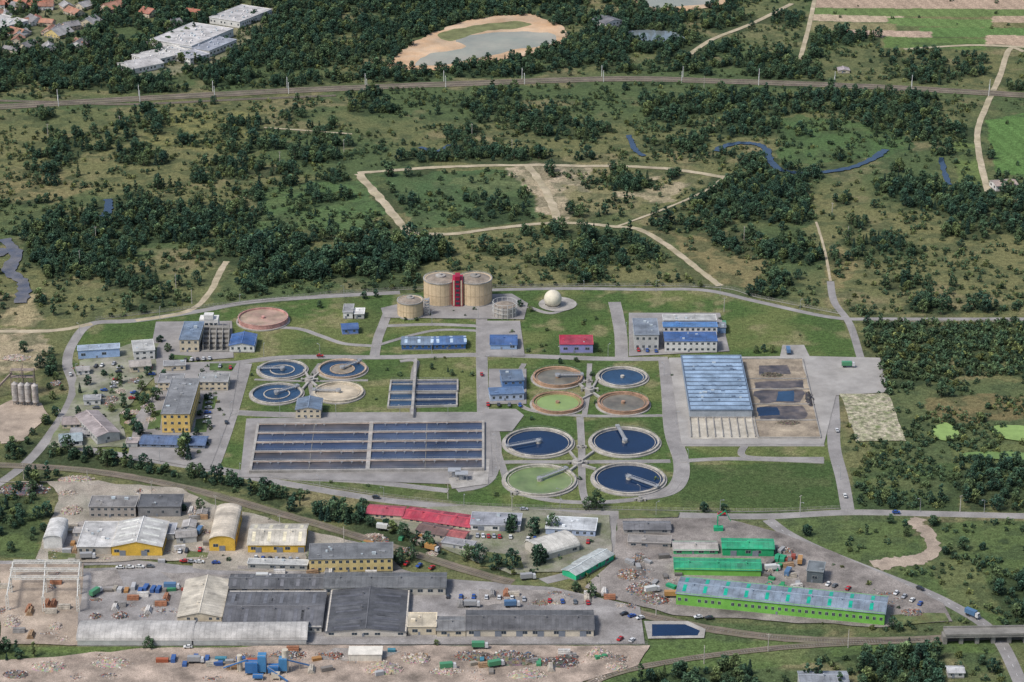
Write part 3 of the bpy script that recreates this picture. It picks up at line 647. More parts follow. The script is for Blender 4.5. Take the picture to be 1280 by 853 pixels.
B=[('pump_building',502,438,540,438,430,420,BLG,BLUE,'gable',1,True,(.4,.5,.6)),
('pump_building',542,438,582,437,430,420,(.06,.13,.28),BLUE,'gable',1,True,(.4,.5,.6)),
('pump_building',613,438,646,438,430,418,BLUE,(.25,.35,.5),'gable'),
('red_roof_workshop',700,442,741,442,431,420,RED,(.24,.24,.44),'flat'),
('control_hut',428,419,448,418,411,404,BLUE,(.12,.2,.45),'gable'),
('compressor_house',429,399,441,399,391,381,GREY,WHT,'flat'),('compressor_house',443,399,455,399,393,386,WHT,LG,'flat'),
('dewatering_building',793,439,823,439,419,399,(.18,.21,.25),LG,'flat',2),
('treatment_hall',831,441,896,441,427,416,BLUE,WHT,'flat',2),
('treatment_hall',829,424,896,424,409,404,(.07,.18,.38),WHT,'flat',2),
('treatment_hall',829,414,895,414,401,394,LG,(.42,.47,.55),'flat',1),
('tin_shed',897,418,907,418,410,404,(.2,.22,.25),(.2,.3,.45),'flat'),
('screening_building',225,441,249,441,425,403,BLG,CREAM,'flat',2),
('screening_building',287,441,318,441,431,417,BLUE,WHT,'gable'),
('substation_building',370,524,401,524,511,497,BLG,CREAM,'gable',2),
('blower_building',613,503,655,501,494,486,(.08,.14,.25),(.34,.40,.5),'flat',1),
('blower_building',628,489,655,488,477,464,(.10,.14,.2),(.10,.2,.4),'flat',2),
('office_building',203,542,238,542,518,474,(.20,.205,.21),(.62,.43,.14),'flat',3),
('office_wing',248,489,285,489,478,467,(.28,.28,.27),CREAM,'flat',2),
('office_wing',198,489,228,489,479,468,(.26,.26,.26),CREAM,'flat',2),
('blue_shed',175,560,256,562,554,543,(.08,.13,.24),(.2,.24,.3),'gable'),
('workshop_building',98,450,150,447,439,433,(.32,.38,.46),(.30,.42,.62),'flat',1),
('white_outbuilding',168,452,194,450,440,427,LG,WHT,'flat',2),
('outbuilding',163,467,189,465,458,450,(.33,.30,.27),CREAM,'gable'),
('outbuilding',75,560,103,558,552,542,(.3,.36,.38),WHT,'gable'),
('outbuilding',122,557,150,551,545,518,(.34,.29,.28),LG,'gable'),
('outbuilding',78,537,118,536,530,520,(.30,.25,.23),CREAM,'gable'),
('outbuilding',88,548,120,548,542,534,(.26,.25,.25),LG,'gable'),
('outbuilding',105,508,126,507,501,495,(.3,.3,.3),WHT,'flat'),
('outbuilding',205,465,232,464,458,452,(.3,.3,.3),CREAM,'flat'),
('outbuilding',96,470,112,469,463,458,(.35,.33,.31),WHT,'gable'),
('outbuilding',158,560,172,560,554,548,(.35,.3,.28),LG,'flat'),
('arched_store',55,687,78,687,672,650,WHT,WHT,'arch',1,False),
('unfinished_building',112,648,170,648,634,621,(.22,.21,.2),(.33,.30,.27),'flat',2),
('dark_roof_warehouse',173,647,226,647,634,619,DARK,(.22,.22,.22),'flat',1),
('white_warehouse',97,694,139,694,684,653,(.5,.49,.47),(.38,.35,.3),'flat',1,True),
('yellow_warehouse',140,696,203,696,682,651,(.54,.53,.50),YEL,'gable',1,True,(.62,.62,.56),1),
('tin_shed',205,676,218,676,668,655,(.38,.39,.42),LG,'flat'),
('tin_shed',221,681,246,679,671,662,(.32,.30,.28),LG,'gable'),
('tin_shed',228,664,244,664,658,650,(.42,.4,.38),WHT,'gable'),
('tin_shed',92,672,106,672,667,660,(.36,.34,.32),LG,'flat'),
('tin_shed',246,648,258,648,642,636,(.3,.28,.26),LG,'gable'),
('arched_warehouse',262,690,294,690,674,634,(.56,.49,.39),YEL,'arch',1,True,None,1),
('yellow_warehouse',310,692,381,692,680,654,(.52,.48,.40),YEL,'gable',1,True,(.64,.58,.42),1),
('storage_shed',310,712,384,714,705,699,LG,(.3,.3,.28),'flat',1),
('office_block',387,717,491,715,700,681,(.15,.155,.16),YW,'flat',2),
('grey_warehouse',286,742,405,742,735,717,DARK,CREAM,'gable',1,True,(.16,.16,.17)),
('grey_warehouse',405,745,557,745,733,715,(.12,.125,.13),(.45,.42,.36),'gable',1),
('cream_hall',222,778,277,778,770,724,(.52,.47,.38),CREAM,'gable'),
('grey_warehouse',278,792,402,792,783,738,(.11,.11,.118),(.48,.45,.4),'gable',1,True,(.14,.14,.15),0,.04),
('grey_warehouse',407,797,508,797,789,737,(.075,.077,.085),(.5,.46,.4),'gable',1,True,(.10,.10,.11),0,.05),
('cream_annex',510,795,545,795,784,767,CREAM,CREAM,'flat',1),
('grey_warehouse',546,797,582,797,787,770,(.17,.17,.17),CREAM,'gable'),
('grey_warehouse',583,797,742,797,786,762,(.095,.095,.10),(.54,.48,.38),'gable',1,True,None,1),
('polytunnel',97,808,240,808,800,778,(.46,.44,.41),LG,'arch',1,False),
('polytunnel',242,808,383,807,800,780,(.46,.44,.41),LG,'arch',1,False),
('red_roof_building',458,648,503,651,641,630,(.38,.05,.08),CREAM,'gable'),
('red_roof_building',503,652,587,664,654,633,(.37,.03,.06),CREAM,'gable',1,True,(.44,.07,.09)),
('brown_shed',520,670,556,677,662,652,(.15,.09,.08),(.4,.35,.3),'gable'),
('tin_shed',556,676,580,680,668,660,(.32,.08,.08),CREAM,'gable'),
('garage_row',588,664,650,666,656,641,(.30,.31,.34),WHT,'flat',1,True,None,1),
('white_building',682,669,744,672,661,646,(.5,.52,.53),(.35,.42,.55),'flat',1),
('arched_warehouse',678,703,724,690,694,678,(.54,.52,.47),(.45,.42,.36),'arch'),
('garage_row',552,684,590,690,680,672,(.27,.27,.28),LG,'flat'),
('grey_shed',780,668,838,668,661,651,(.16,.16,.17),(.3,.29,.27),'gable'),
('grey_shed',785,684,838,686,678,669,(.24,.22,.2),(.3,.27,.25),'flat'),
('green_hall',903,696,967,697,684,672,(.01,.33,.16),(.02,.30,.12),'gable',1,True,None,1,.07),
('grey_shed',842,694,897,694,687,676,(.38,.35,.32),(.06,.35,.15),'gable',1,True,None,0,.07),
('green_hall',843,720,951,722,710,696,(.01,.29,.14),LIME,'gable',1,False,None,0,.06),
('recycling_hall',845,757,1105,783,740,719,(.20,.25,.31),LIME,'gable',1,True,(.01,.35,.23),0,.06),
('tin_shed',1008,729,1028,731,714,702,(.15,.17,.18),(.1,.12,.13),'flat'),
('green_garage',720,727,735,719,718,711,(.45,.48,.47),(.03,.40,.2),'gable'),
('green_garage',735,719,750,710,710,703,(.45,.48,.47),(.03,.40,.2),'gable'),
('green_garage',751,710,767,701,701,694,(.45,.48,.47),(.03,.40,.2),'gable'),
('roadside_house',1245,240,1272,238,232,225,(.35,.28,.24),WHT,'gable'),
('grey_roof_house',1000,868,1060,868,853,838,(.26,.28,.31),LG,'gable'),
('grey_roof_house',1185,848,1205,848,840,832,(.45,.45,.45),LG,'gable'),
('railway_building',757,40,778,36,29,23,(.14,.14,.15),WHT,'gable',2),
('railway_building',1048,92,1062,92,88,84,(.35,.3,.3),CREAM,'gable'),
('long_white_warehouse',165,94,205,86,86,78,(.50,.48,.46),WHT,'gable'),
('long_white_warehouse',188,84,240,72,77,69,(.52,.50,.47),WHT,'flat',1),
('long_white_warehouse',238,82,262,76,74,68,(.38,.38,.4),WHT,'flat',2),
('long_white_warehouse',240,68,292,46,58,50,(.52,.50,.48),WHT,'flat',1),
('long_white_warehouse',262,72,296,58,64,58,(.3,.32,.36),WHT,'flat',1),
('long_white_warehouse',300,36,340,20,28,22,(.50,.48,.46),WHT,'flat',1),
('long_white_warehouse',205,64,235,56,58,52,(.45,.43,.42),WHT,'gable',1),
('long_white_warehouse',0,44,36,34,36,28,(.52,.50,.47),WHT,'flat',1),
]
for b in B: bld(*b)
FX=[(65,46),(46,30),(20,56),(8,26),(86,14),(205,35),(240,20),(180,20),(28,12),(60,8),(92,40),(100,22),(12,66),(40,62),(130,14)]
for i in range(64):
    u1=random.uniform(-80,108); v1=random.uniform(-24,66)
    if i<len(FX): u1,v1=FX[i]
    w=random.uniform(11,19); bld('village_house',u1-w/2,v1,u1+w/2,v1+random.uniform(-4,4),v1-random.uniform(4,7),v1-random.uniform(8,11),random.choice([(.36,.13,.075),(.30,.14,.09),(.22,.21,.21),(.34,.33,.32),(.38,.18,.11)]),random.choice([WHT,CREAM,YW,(.6,.45,.35)]),'gable',2,True,None,0,.28)
E,og,loc,h,L,W=bld('sludge_storage_hall',862,524,940,524,513,445,(.09,.135,.20),(.30,.33,.36),'flat',1,False)
mb=MB(); nb=14
for i in range(nb):
    b=W*(i+.5)/nb; d_=W/nb*.30
    P_=[(b-d_,.28),(b+d_*.3,1.1),(b+d_,.28)]
    vs=[(loc(a,t).x,loc(a,t).y,h+z) for a in(.6,L-.6) for t,z in P_]; mb.add(vs,[(0,3,4,1),(1,4,5,2),(0,1,2),(5,4,3)])
mb.obj('roof_monitors',[M('skylight',(.22,.30,.40),.4,.35,.12,.2)],E,og)
mb=MB()
for i in range(9):
    p=G(862+i*9.7,524);q=G(864+i*10,548); mb.beam(p,q,.4,0,1.6)
mb.beam(G(862,524),G(940,524),.4,0,1.6); mb.obj('sludge_bay_walls',[CONC])
# ================================================================ TANKS
def tank(u1,v1,rx,wmat,wallh=1.6,rim=1.0,bridge=None,name='clarifier_tank',launder=True,rimc=None,inner=None):
    c=G(u1,v1+wallh*COSD(v1)/K(v1)); r=rx*K(v1); og=(c.x,c.y,0); E=empty(name,og)
    rm=M('tank_concrete',rimc or (.40,.37,.32),.9,.35,.25,.3)
    mb=MB(); mb.ring(c,r-rim,r,0,wallh,72,0,wallh-2.0); mb.ring(c,r-.15,r+.15,wallh,wallh+.12,72,0)
    if launder: mb.ring(c,r-rim-1.5,r-rim-1.15,wallh-1.4,wallh-.6,72,0)
    mb.cyl(c,r*.08,0,wallh+.3,20)
    mb.obj('wall',[rm],E,og)
    mb=MB(); mb.cyl(c,r-rim+.02,wallh-1.9,wallh-1.0,72); mb.obj('water',[wmat],E,og)
    if inner:
        mb=MB(); mb.ring(c,r*.48,r*.52,wallh-1.2,wallh-.5,48); mb.cyl(c,r*.48,wallh-1.2,wallh-.9,48,1); mb.obj('inner_ring',[rm,inner],E,og)
    mb=MB(); n=40
    for i in range(n):
        a=2*math.pi*i/n; p=(c.x+(r-.3)*math.cos(a),c.y+(r-.3)*math.sin(a)); mb.bar((p[0],p[1],wallh),(p[0],p[1],wallh+1.1),.07)
        b=2*math.pi*(i+1)/n; q=(c.x+(r-.3)*math.cos(b),c.y+(r-.3)*math.sin(b)); mb.bar((p[0],p[1],wallh+1.1),(q[0],q[1],wallh+1.1),.06)
    mb.obj('railing',[STEEL],E,og)
    mb=MB(); mb.ring(c,r,r+1.3,0,.13+ZC[0]-.25,72); mb.obj('apron',[CONC],E,og)
    if bridge is not None:
        t=G(*bridge); d=(t-c).normalized(); n_=Vector((-d.y,d.x)); mb=MB(); a=c-d*r*.1; b=c+d*(r+.2)
        mb.beam(a,b,1.5,wallh+.35,wallh+.6)
        for s_ in(-.8,.8):
            m_=14
            for i in range(m_+1):
                p=a.lerp(b,i/m_)+n_*s_; mb.bar((p.x,p.y,wallh+.4),(p.x,p.y,wallh+1.7),.1)
                if i<m_:
                    q=a.lerp(b,(i+1)/m_)+n_*s_; mb.bar((p.x,p.y,wallh+1.7),(q.x,q.y,wallh+1.7),.12); mb.bar((p.x,p.y,wallh+.5),(q.x,q.y,wallh+1.7),.08)
        mb.cyl(c,1.6,wallh,wallh+1.2,16); mb.beam(b-d*1.5,b+d*.4,2.4,wallh+.2,wallh+1.3)
        mb.obj('scraper_bridge',[STEEL],E,og)
tank(673,552,43,WBLUE,bridge=(636,562)); tank(781,551,43,WBLUE,bridge=(768,530)); tank(675,599,45,WGREEN,bridge=(712,588)); tank(786,597,45,WBLUE,bridge=(822,613))
tank(697,470,31,WBROWN,2.4,1.1,name='settling_tank',rimc=(.36,.23,.15),bridge=(720,474)); tank(778,470,31,WBL2,1.6,name='settling_tank')
tank(697,502,32,water('algae_dense',(.22,.30,.10),.4),2.4,1.1,name='settling_tank',rimc=(.34,.21,.14)); tank(779,502,32,WBROWN,2.6,1.2,name='settling_tank',rimc=(.34,.21,.14))
WBEI=water('beige_sludge',(.30,.25,.19),.5,.35,.1,bump=0,col2=(.20,.17,.13))
tank(353,461,30,WBL2,1.4,name='primary_tank',inner=WBL2,launder=False,bridge=(326,464)); tank(428,460,30,WBL2,1.8,name='primary_tank',inner=WBEI,rimc=(.42,.32,.23),launder=False,bridge=(450,455))
tank(346,491,32,WBL2,1.4,name='primary_tank',inner=WBL2,launder=False,bridge=(372,486)); tank(423,489,31,water('dry_tank',(.46,.39,.29),.9,.35,.1,bump=0),1.8,name='primary_tank',rimc=(.48,.42,.32),bridge=(400,492))
tank(329,396,31,water('dry_basin',(.38,.24,.20),.9,.35,.1,bump=0,col2=(.30,.25,.17)),3.4,.6,name='storage_tank',rimc=(.44,.24,.21),launder=False)
def chamber(u1,v1,w,h_,name='distribution_chamber'):
    c=G(u1,v1); mb=MB(); mb.cyl(c,w,0,h_,8); mb.cyl(c,w*.55,h_,h_+1,12); mb.beam(c-Vector((w*1.6,0)),c+Vector((w*1.6,0)),1.2,h_*.8,h_*.8+.3); mb.bar((c.x,c.y,h_),(c.x,c.y,h_+2.4),.15)
    for s_ in(-1,1): mb.beam(c+Vector((s_*w*1.5,-1)),c+Vector((s_*w*1.5,1)),1,0,h_)
    mb.obj(name,[CONC],origin=(c.x,c.y,0))
chamber(722,580,3.4,1.8);chamber(737,489,3.2,2);chamber(387,477,3.2,2);chamber(735,478,1.6,1.2);chamber(727,560,1.6,1.2);chamber(800,626,1.8,1.4);chamber(645,618,1.8,1.4)
for q in ([(705,468),(730,486)],[(748,474),(741,486)],[(728,500),(740,494)],[(752,500),(742,493)],[(712,566),(720,576)],[(742,566),(727,577)],[(712,590),(720,584)],[(745,588),(728,583)],[(380,464),(386,474)],[(400,466),(390,475)],[(378,488),(385,480)],[(396,484),(390,479)]):
    mb=MB(); a,b=G(*q[0]),G(*q[1]); mb.beam(a,b,1.3,0,1.3); c=(a+b)/2; mb.obj('connecting_channel',[CONC],origin=(c.x,c.y,0))
def quadbasin(name,q,rows,cols,wm,wallh=1.8,ww=1.0):
    P=[G(u1,v1+wallh*COSD(v1)/K(v1)) for u1,v1 in q]
    def pt(s_,t): return (P[0].lerp(P[1],s_)).lerp(P[3].lerp(P[2],s_),t)
    c=pt(.5,.5); og=(c.x,c.y,0); E=empty(name,og); mb=MB(); zt=wallh
    for i,t in enumerate(rows): mb.beam(pt(0,t),pt(1,t),ww*(1 if i in(0,len(rows)-1) else .75),0,zt+.004*i)
    for j,s_ in enumerate(cols): mb.beam(pt(s_,-.01),pt(s_,1.01),ww*(1.1 if j in(0,len(cols)-1) else 1.8),0,zt+.04+.004*j)
    mb.obj('walls',[CONC],E,og)
    k=0; mats=list(dict.fromkeys([m for r in wm for m in r])); mb=MB()
    for i in range(len(rows)-1):
        for j in range(len(cols)-1):
            m=wm[i%len(wm)][j%len(wm[0])]; a,b,t0,t1=cols[j],cols[j+1],rows[i],rows[i+1]
            mb.prism([pt(a,t1),pt(b,t1),pt(b,t0),pt(a,t0)],.2,wallh-.9-.01*k,mats.index(m)); k+=1
    mb.obj('water',mats,E,og)
    mb=MB()
    for t in rows:
        L=(pt(1,t)-pt(0,t)).length; n=int(L/4)
        for i in range(n):
            p=pt(i/n,t);q=pt((i+1)/n,t); mb.bar((p.x,p.y,zt),(p.x,p.y,zt+1.1),.08); mb.bar((p.x,p.y,zt+1.1),(q.x,q.y,zt+1.1),.07)
    mb.obj('railings',[STEEL],E,og)
    return E,og,pt,zt
WA=water('aeration_water',(.024,.042,.095),.2,.35,.04,col2=(.055,.075,.12)); WAB=water('aeration_sludge',(.10,.085,.08),.3,.4,.05,col2=(.035,.05,.08))
rows=[0,.2,.4,.6,.8,1]
E,og,pt,zt=quadbasin('aeration_basin',[(323,529),(604,526),(604,585),(313,588)],rows,[0,.503,1],[[WAB,WA],[WA,WA],[WA,WA],[WAB,WA],[WAB,WAB]],2.0,1.3)
mb=MB()
for i in range(5):
    for s0 in np.linspace(.03,.97,22):
        if abs(s0-.503)<.02 or random.random()<.45: continue
        s0=s0+random.uniform(-.008,.008); p=pt(s0,.06+.2*i); mb.bar((p.x,p.y,1.2),(p.x,p.y,2.7),.2); mb.beam(pt(s0-.004,.2*i+.05),pt(s0+.004,.2*i+.05),.5,1.95,2.3)
for i,t in enumerate((.0,.2,.4,.6,.8)):
    a,b=pt(0.005,t+.028),pt(.995,t+.028); mb.bar((a.x,a.y,1.9),(b.x,b.y,1.9),.45,1)
mb.obj('aerators',[STEEL,M('pipe_rust',(.42,.33,.27),.7,.3,.2)],E,og)
mb=MB()
for i in range(5):
    for s0 in (.25,.75): mb.beam(pt(s0,.2*i+.01),pt(s0,.2*i+.19),.3,.9,1.3)
mb.obj('baffle_walls',[CONCD],E,og)
quadbasin('sand_trap_basin',[(489,475),(572,474),(572,488),(487,489)],[0,.33,1],[0,.36,1],[[WBL2,WA]],1.4,.9)
quadbasin('sand_trap_basin',[(487,491),(571,490),(571,506),(485,508)],[0,.5,1],[0,.37,1],[[WBL2,WBLUE]],1.4,.9)
mb=MB(); mb.beam(G(520,452),G(515,524),1.6,2.6,3.0)
for v1 in range(455,524,8): p=G(520-(v1-452)*.07,v1); mb.cyl(p,.3,0,2.6,8)
mb.obj('footbridge',[CONC])
mb=MB()
for i in range(6): mb.prism([G(252,441-i*4.6),G(287,441-i*4.6),G(287,438-i*4.6),G(252,438-i*4.6)],0,1.0+i*.7)
for i in range(5): mb.beam(G(254+i*8,440),G(255+i*8,412),.5,0,4.6+.004*i)
mb.obj('inlet_works',[CONCD])
c=G(262,412); mb=MB(); mb.prism([c+Vector((-6,-3)),c+Vector((6,-3)),c+Vector((6,5)),c+Vector((-6,5))],0,8); mb.prism([c+Vector((-3,-3.2)),c+Vector((3,-3.2)),c+Vector((3,2)),c+Vector((-3,2))],8,11)
for dx in(-4.5,-1.5,1.5,4.5): mb.beam(c+Vector((dx-1,-3.08)),c+Vector((dx+1,-3.08)),.1,4,5.6,1)
mb.obj('inlet_tower',[wall(WHT),GLASS],origin=(c.x,c.y,0))
# ================================================================ DIGESTERS
BEI=M('digester_cladding',(.54,.42,.27),.75,.16,.15,.12); CAP=M('digester_roof',(.25,.21,.17),.8,.3,.2,.2)
def digester(u1,v1,rpx,hh,name='digester_tank'):
    c=G(u1,v1); r=rpx*K(v1); og=(c.x,c.y,0); E=empty(name,og); mb=MB(); mb.cyl(c,r,0,hh,48,0); mb.ring(c,r-.3,r+.35,hh-.4,hh+.35,48,1); mb.ring(c,r,r+.12,hh*.45,hh*.45+.25,48,2); mb.ring(c,r,r+.3,0,1,48,1)
    for i in range(24):
        a=i*math.pi/12; x0,y0=c.x+(r+.04)*math.cos(a),c.y+(r+.04)*math.sin(a); mb.bar((x0,y0,1),(x0,y0,hh-.4),.14,2)
    mb.obj('shell',[BEI,CONC,M('cladding_seam',(.42,.33,.21),.8,.1,1)],E,og)
    mb=MB(); mb.cyl(c,r-.3,hh-.2,hh+1.3,48,0,r*.35); mb.cyl(c,r*.3,hh+1.2,hh+2.2,20,1); mb.cyl(c,1,hh+2,hh+3.4,12,1)
    for i in range(30):
        a=i*math.pi/15;b=(i+1)*math.pi/15; p=(c.x+(r-.2)*math.cos(a),c.y+(r-.2)*math.sin(a));q=(c.x+(r-.2)*math.cos(b),c.y+(r-.2)*math.sin(b)); mb.bar((p[0],p[1],hh),(p[0],p[1],hh+1.3),.08,2); mb.bar((p[0],p[1],hh+1.3),(q[0],q[1],hh+1.3),.08,2)
    mb.obj('dome_roof',[CAP,CONC,STEEL],E,og); return c,r
c1,r1=digester(551,377,21,16.5); c2,r2=digester(594,377,21,16.5)
digester(513,394,16,10.5,'gas_tank')
m_=(c1+c2)/2+Vector((0,-7)); mb=MB(); hw=3.4
mb.prism([m_+Vector((-hw,-3)),m_+Vector((hw,-3)),m_+Vector((hw,8)),m_+Vector((-hw,8))],0,18.5,0); mb.prism([m_+Vector((-1.6,-3.5)),m_+Vector((1.6,-3.5)),m_+Vector((1.6,4)),m_+Vector((-1.6,4))],0,21.5,1)
for s_ in(-1,1): mb.beam(m_+Vector((s_*2.5-.5,-3.1)),m_+Vector((s_*2.5+.5,-3.1)),.16,1,18.52,2)
for z in range(2,20,3): mb.beam(m_+Vector((-1.2,-3.6)),m_+Vector((1.2,-3.6)),.16,z,z+1.6,3)
mb.obj('stair_tower',[paint((.36,.015,.05)),paint((.28,.012,.04)),paint((.5,.42,.3)),GLASS],origin=(m_.x,m_.y,0))
c=G(534,394); mb=MB()
for dx in(-1.5,1.5):
    for dy in(-1.5,1.5): mb.bar((c.x+dx,c.y+dy,0),(c.x+dx,c.y+dy,12),.3)
for z in range(1,13,2):
    mb.prism([c+Vector((-1.6,-1.6)),c+Vector((1.6,-1.6)),c+Vector((1.6,1.6)),c+Vector((-1.6,1.6))],z-.1,z+.1)
    if z<12: mb.bar((c.x-1.5,c.y-1.6,z),(c.x+1.5,c.y-1.6,z+2),.25)
mb.obj('steel_stair_tower',[STEEL],origin=(c.x,c.y,0))
c=G(631,394); og=(c.x,c.y,0); mb=MB(); mb.cyl(c,7.2,0,7,40,0); mb.cyl(c,7,7,8.2,40,1,3)
for i in range(14):
    a=i*2*math.pi/14; b=a+2*math.pi/14; p=(c.x+8*math.cos(a),c.y+8*math.sin(a));q=(c.x+8*math.cos(b),c.y+8*math.sin(b)); mb.bar((p[0],p[1],0),(p[0],p[1],9.5),.3,2)
    for z in(3.5,6.5,9.5): mb.bar((p[0],p[1],z),(q[0],q[1],z),.22,2)
mb.obj('gas_holder',[wall((.38,.35,.31)),CAP,M('frame_paint',(.5,.5,.48),.6,.1,1)],origin=og)
bpy.ops.mesh.primitive_uv_sphere_add(segments=40,ring_count=24,radius=5.8); o=bpy.context.object; p=G(691,383); o.name='spherical_gas_tank'; o.location=(p.x,p.y,5.4); bpy.ops.object.shade_smooth(); o.data.materials.append(M('sphere_membrane',(.62,.57,.45),.6,.1,.3,.08))
mb=MB(); mb.ring(p,5.0,5.8,0,1.2,40); mb.obj('base_ring',[CONC],o,(p.x,p.y,5.4))
for k_,(uu,vv) in enumerate([(20,506),(28,507),(36,507),(45,508)]):
    c=G(uu,vv); mb=MB(); mb.cyl(c,1.9,3,13.5,24,0); mb.cyl(c,1.9,13.5,15,24,0,.3); mb.cyl(c,.4,1.4,3,24,0,1.9)
    for z in(5,8,11): mb.ring(c,1.88,1.98,z,z+.2,24,1)
    for a in range(4): q=(c.x+1.6*math.cos(a*1.57+.78),c.y+1.6*math.sin(a*1.57+.78)); mb.bar((q[0],q[1],0),(q[0],q[1],4),.3,1)
    mb.bar((c.x+2,c.y-.3,0),(c.x+2,c.y-.3,15),.25,1); mb.obj('cement_silo',[M('silo_paint',(.46,.44,.42),.6,.3,.4,.2,col2=(.32,.28,.25)),CONCD],origin=(c.x,c.y,0))
c=G(28,496); mb=MB()
for dx in(-7,0,7):
    for dy in(3,7): mb.bar((c.x+dx,c.y+dy,0),(c.x+dx,c.y+dy,19-abs(dx)*.5),.4)
for z in(6,11,15.5): mb.prism([c+Vector((-7,3)),c+Vector((7,3)),c+Vector((7,7)),c+Vector((-7,7))],z,z+.2)
mb.bar((c.x-7,c.y+3,2),(c.x,c.y+3,15),.3); mb.bar((c.x+7,c.y+3,2),(c.x,c.y+3,15),.3); mb.bar((c.x-20,c.y-4,1),(c.x-6,c.y+4,14),1.1); mb.obj('batching_tower',[M('rusty_steel',(.25,.20,.17),.7,.3,.5)],origin=(c.x,c.y,0))
# gantry crane frame
mb=MB(); hz=9
rowsA=[[(10,764),(14,742),(18,722)],[(55,766),(57,742),(58,722)],[(98,766),(99,744),(101,722)]]
for r_ in rowsA:
    pp=[G(*q) for q in r_]
    for p in pp:
        for d in(-.6,.6): mb.bar((p.x+d,p.y,0),(p.x+d,p.y,hz),.35)
        for z in np.arange(0,hz,1.5): mb.bar((p.x-.6,p.y,z),(p.x+.6,p.y,z+1.5),.2)
    for a,b in zip(pp[:-1],pp[1:]):
        mb.bar((a.x,a.y,hz),(b.x,b.y,hz),.5); mb.bar((a.x,a.y,hz-1.4),(b.x,b.y,hz-1.4),.3)
        m=int((b-a).length/3)
        for i in range(m): p=a.lerp(b,i/m);q=a.lerp(b,(i+1)/m); mb.bar((p.x,p.y,hz-1.4),(q.x,q.y,hz),.2)
for vv,kk in ((742,1),(722,2),(732,1)):
    pp=[G(rowsA[k][kk][0],vv) for k in range(3)]
    for a,b in zip(pp[:-1],pp[1:]):
        for dy in(-.8,.8):
            mb.bar((a.x,a.y+dy,hz+.6),(b.x,b.y+dy,hz+.6),.35); mb.bar((a.x,a.y+dy,hz-.6),(b.x,b.y+dy,hz-.6),.25)
            for i in range(8):
                p=a.lerp(b,i/8);q=a.lerp(b,(i+1)/8); mb.bar((p.x,p.y+dy,hz-.6),(q.x,q.y+dy,hz+.6),.16)
mb.obj('gantry_crane',[M('gantry_paint',(.60,.59,.54),.6,.2,.5,.15)])
# ================================================================ VEHICLES & CLUTTER
def carmesh(kind,col):
    mb=MB()
    if kind=='car':
        prof=[(-2.2,.35),(2.15,.35),(2.2,.75),(1.3,.95),(-2.1,1.0),(-2.22,.7)]; cab=[(-1.9,.98),(1.05,.93),(.35,1.45),(-1.3,1.47)]
        def ext(pr,w,mi):
            n=len(pr); vs=[(x,-w,z) for x,z in pr]+[(x,w,z) for x,z in pr]; mb.add(vs,[tuple(range(n)),tuple(range(2*n-1,n-1,-1))]+[(i,n+i,n+(i+1)%n,(i+1)%n) for i in range(n)],mi)
        ext(prof,.88,0); ext(cab,.76,1); ext([(-1.25,1.45),(.32,1.43),(.28,1.5),(-1.2,1.52)],.7,0); wh=[(-1.35,.9),(-1.35,-.9),(1.35,.9),(1.35,-.9)]; wr=.33
    else:
        def bx(a0,a1,b0,b1,z0,z1,mi): mb.prism([(a0,b0),(a1,b0),(a1,b1),(a0,b1)],z0,z1,mi)
        bx(-4,2.2,-1.2,1.2,1.1,3.5,0); bx(-4,3.9,-.5,.5,.7,1.1,2); bx(2.4,4.1,-1.15,1.15,.7,2.0,3); bx(2.4,3.9,-1.1,1.1,2.0,2.8,3); bx(3.85,4.0,-1,1,2.0,2.7,1); wh=[(-2.9,1),(-2.9,-1),(-1.8,1),(-1.8,-1),(3.1,1),(3.1,-1)]; wr=.5
    for x,y in wh:
        n=12; vs=[(x+wr*math.cos(2*math.pi*i/n),y-.13,wr+wr*math.sin(2*math.pi*i/n)) for i in range(n)]+[(x+wr*math.cos(2*math.pi*i/n),y+.13,wr+wr*math.sin(2*math.pi*i/n)) for i in range(n)]
        mb.add(vs,[tuple(range(n)),tuple(range(2*n-1,n-1,-1))]+[(i,n+i,n+(i+1)%n,(i+1)%n) for i in range(n)],2)
    me=bpy.data.meshes.new(kind+'_mesh'); me.from_pydata(mb.v,[],mb.f)
    for m in(M('vehicle_paint',col,.3,.03,1,.02,spec=.5),GLASS,M('tyre_rubber',(.02,.02,.02),.8,.1,1),M('cab_paint',(.5,.5,.5),.4,.03,1)): me.materials.append(m)
    me.polygons.foreach_set('material_index',mb.m); return me
CARS=[carmesh('car',c) for c in((.6,.6,.6),(.35,.36,.38),(.04,.04,.045),(.4,.02,.02),(.03,.08,.3),(.65,.65,.63),(.12,.13,.14))]
TRK=[carmesh('truck',c) for c in((.55,.55,.52),(.4,.22,.08),(.08,.16,.28),(.3,.3,.3),(.07,.24,.12))]
def put(name,me,u1,v1,ang):
    o=bpy.data.objects.new(name,me); p=G(u1,v1); o.location=(p.x,p.y,ZC[0]+.01); o.rotation_euler=(0,0,math.radians(ang)); sc.collection.objects.link(o)
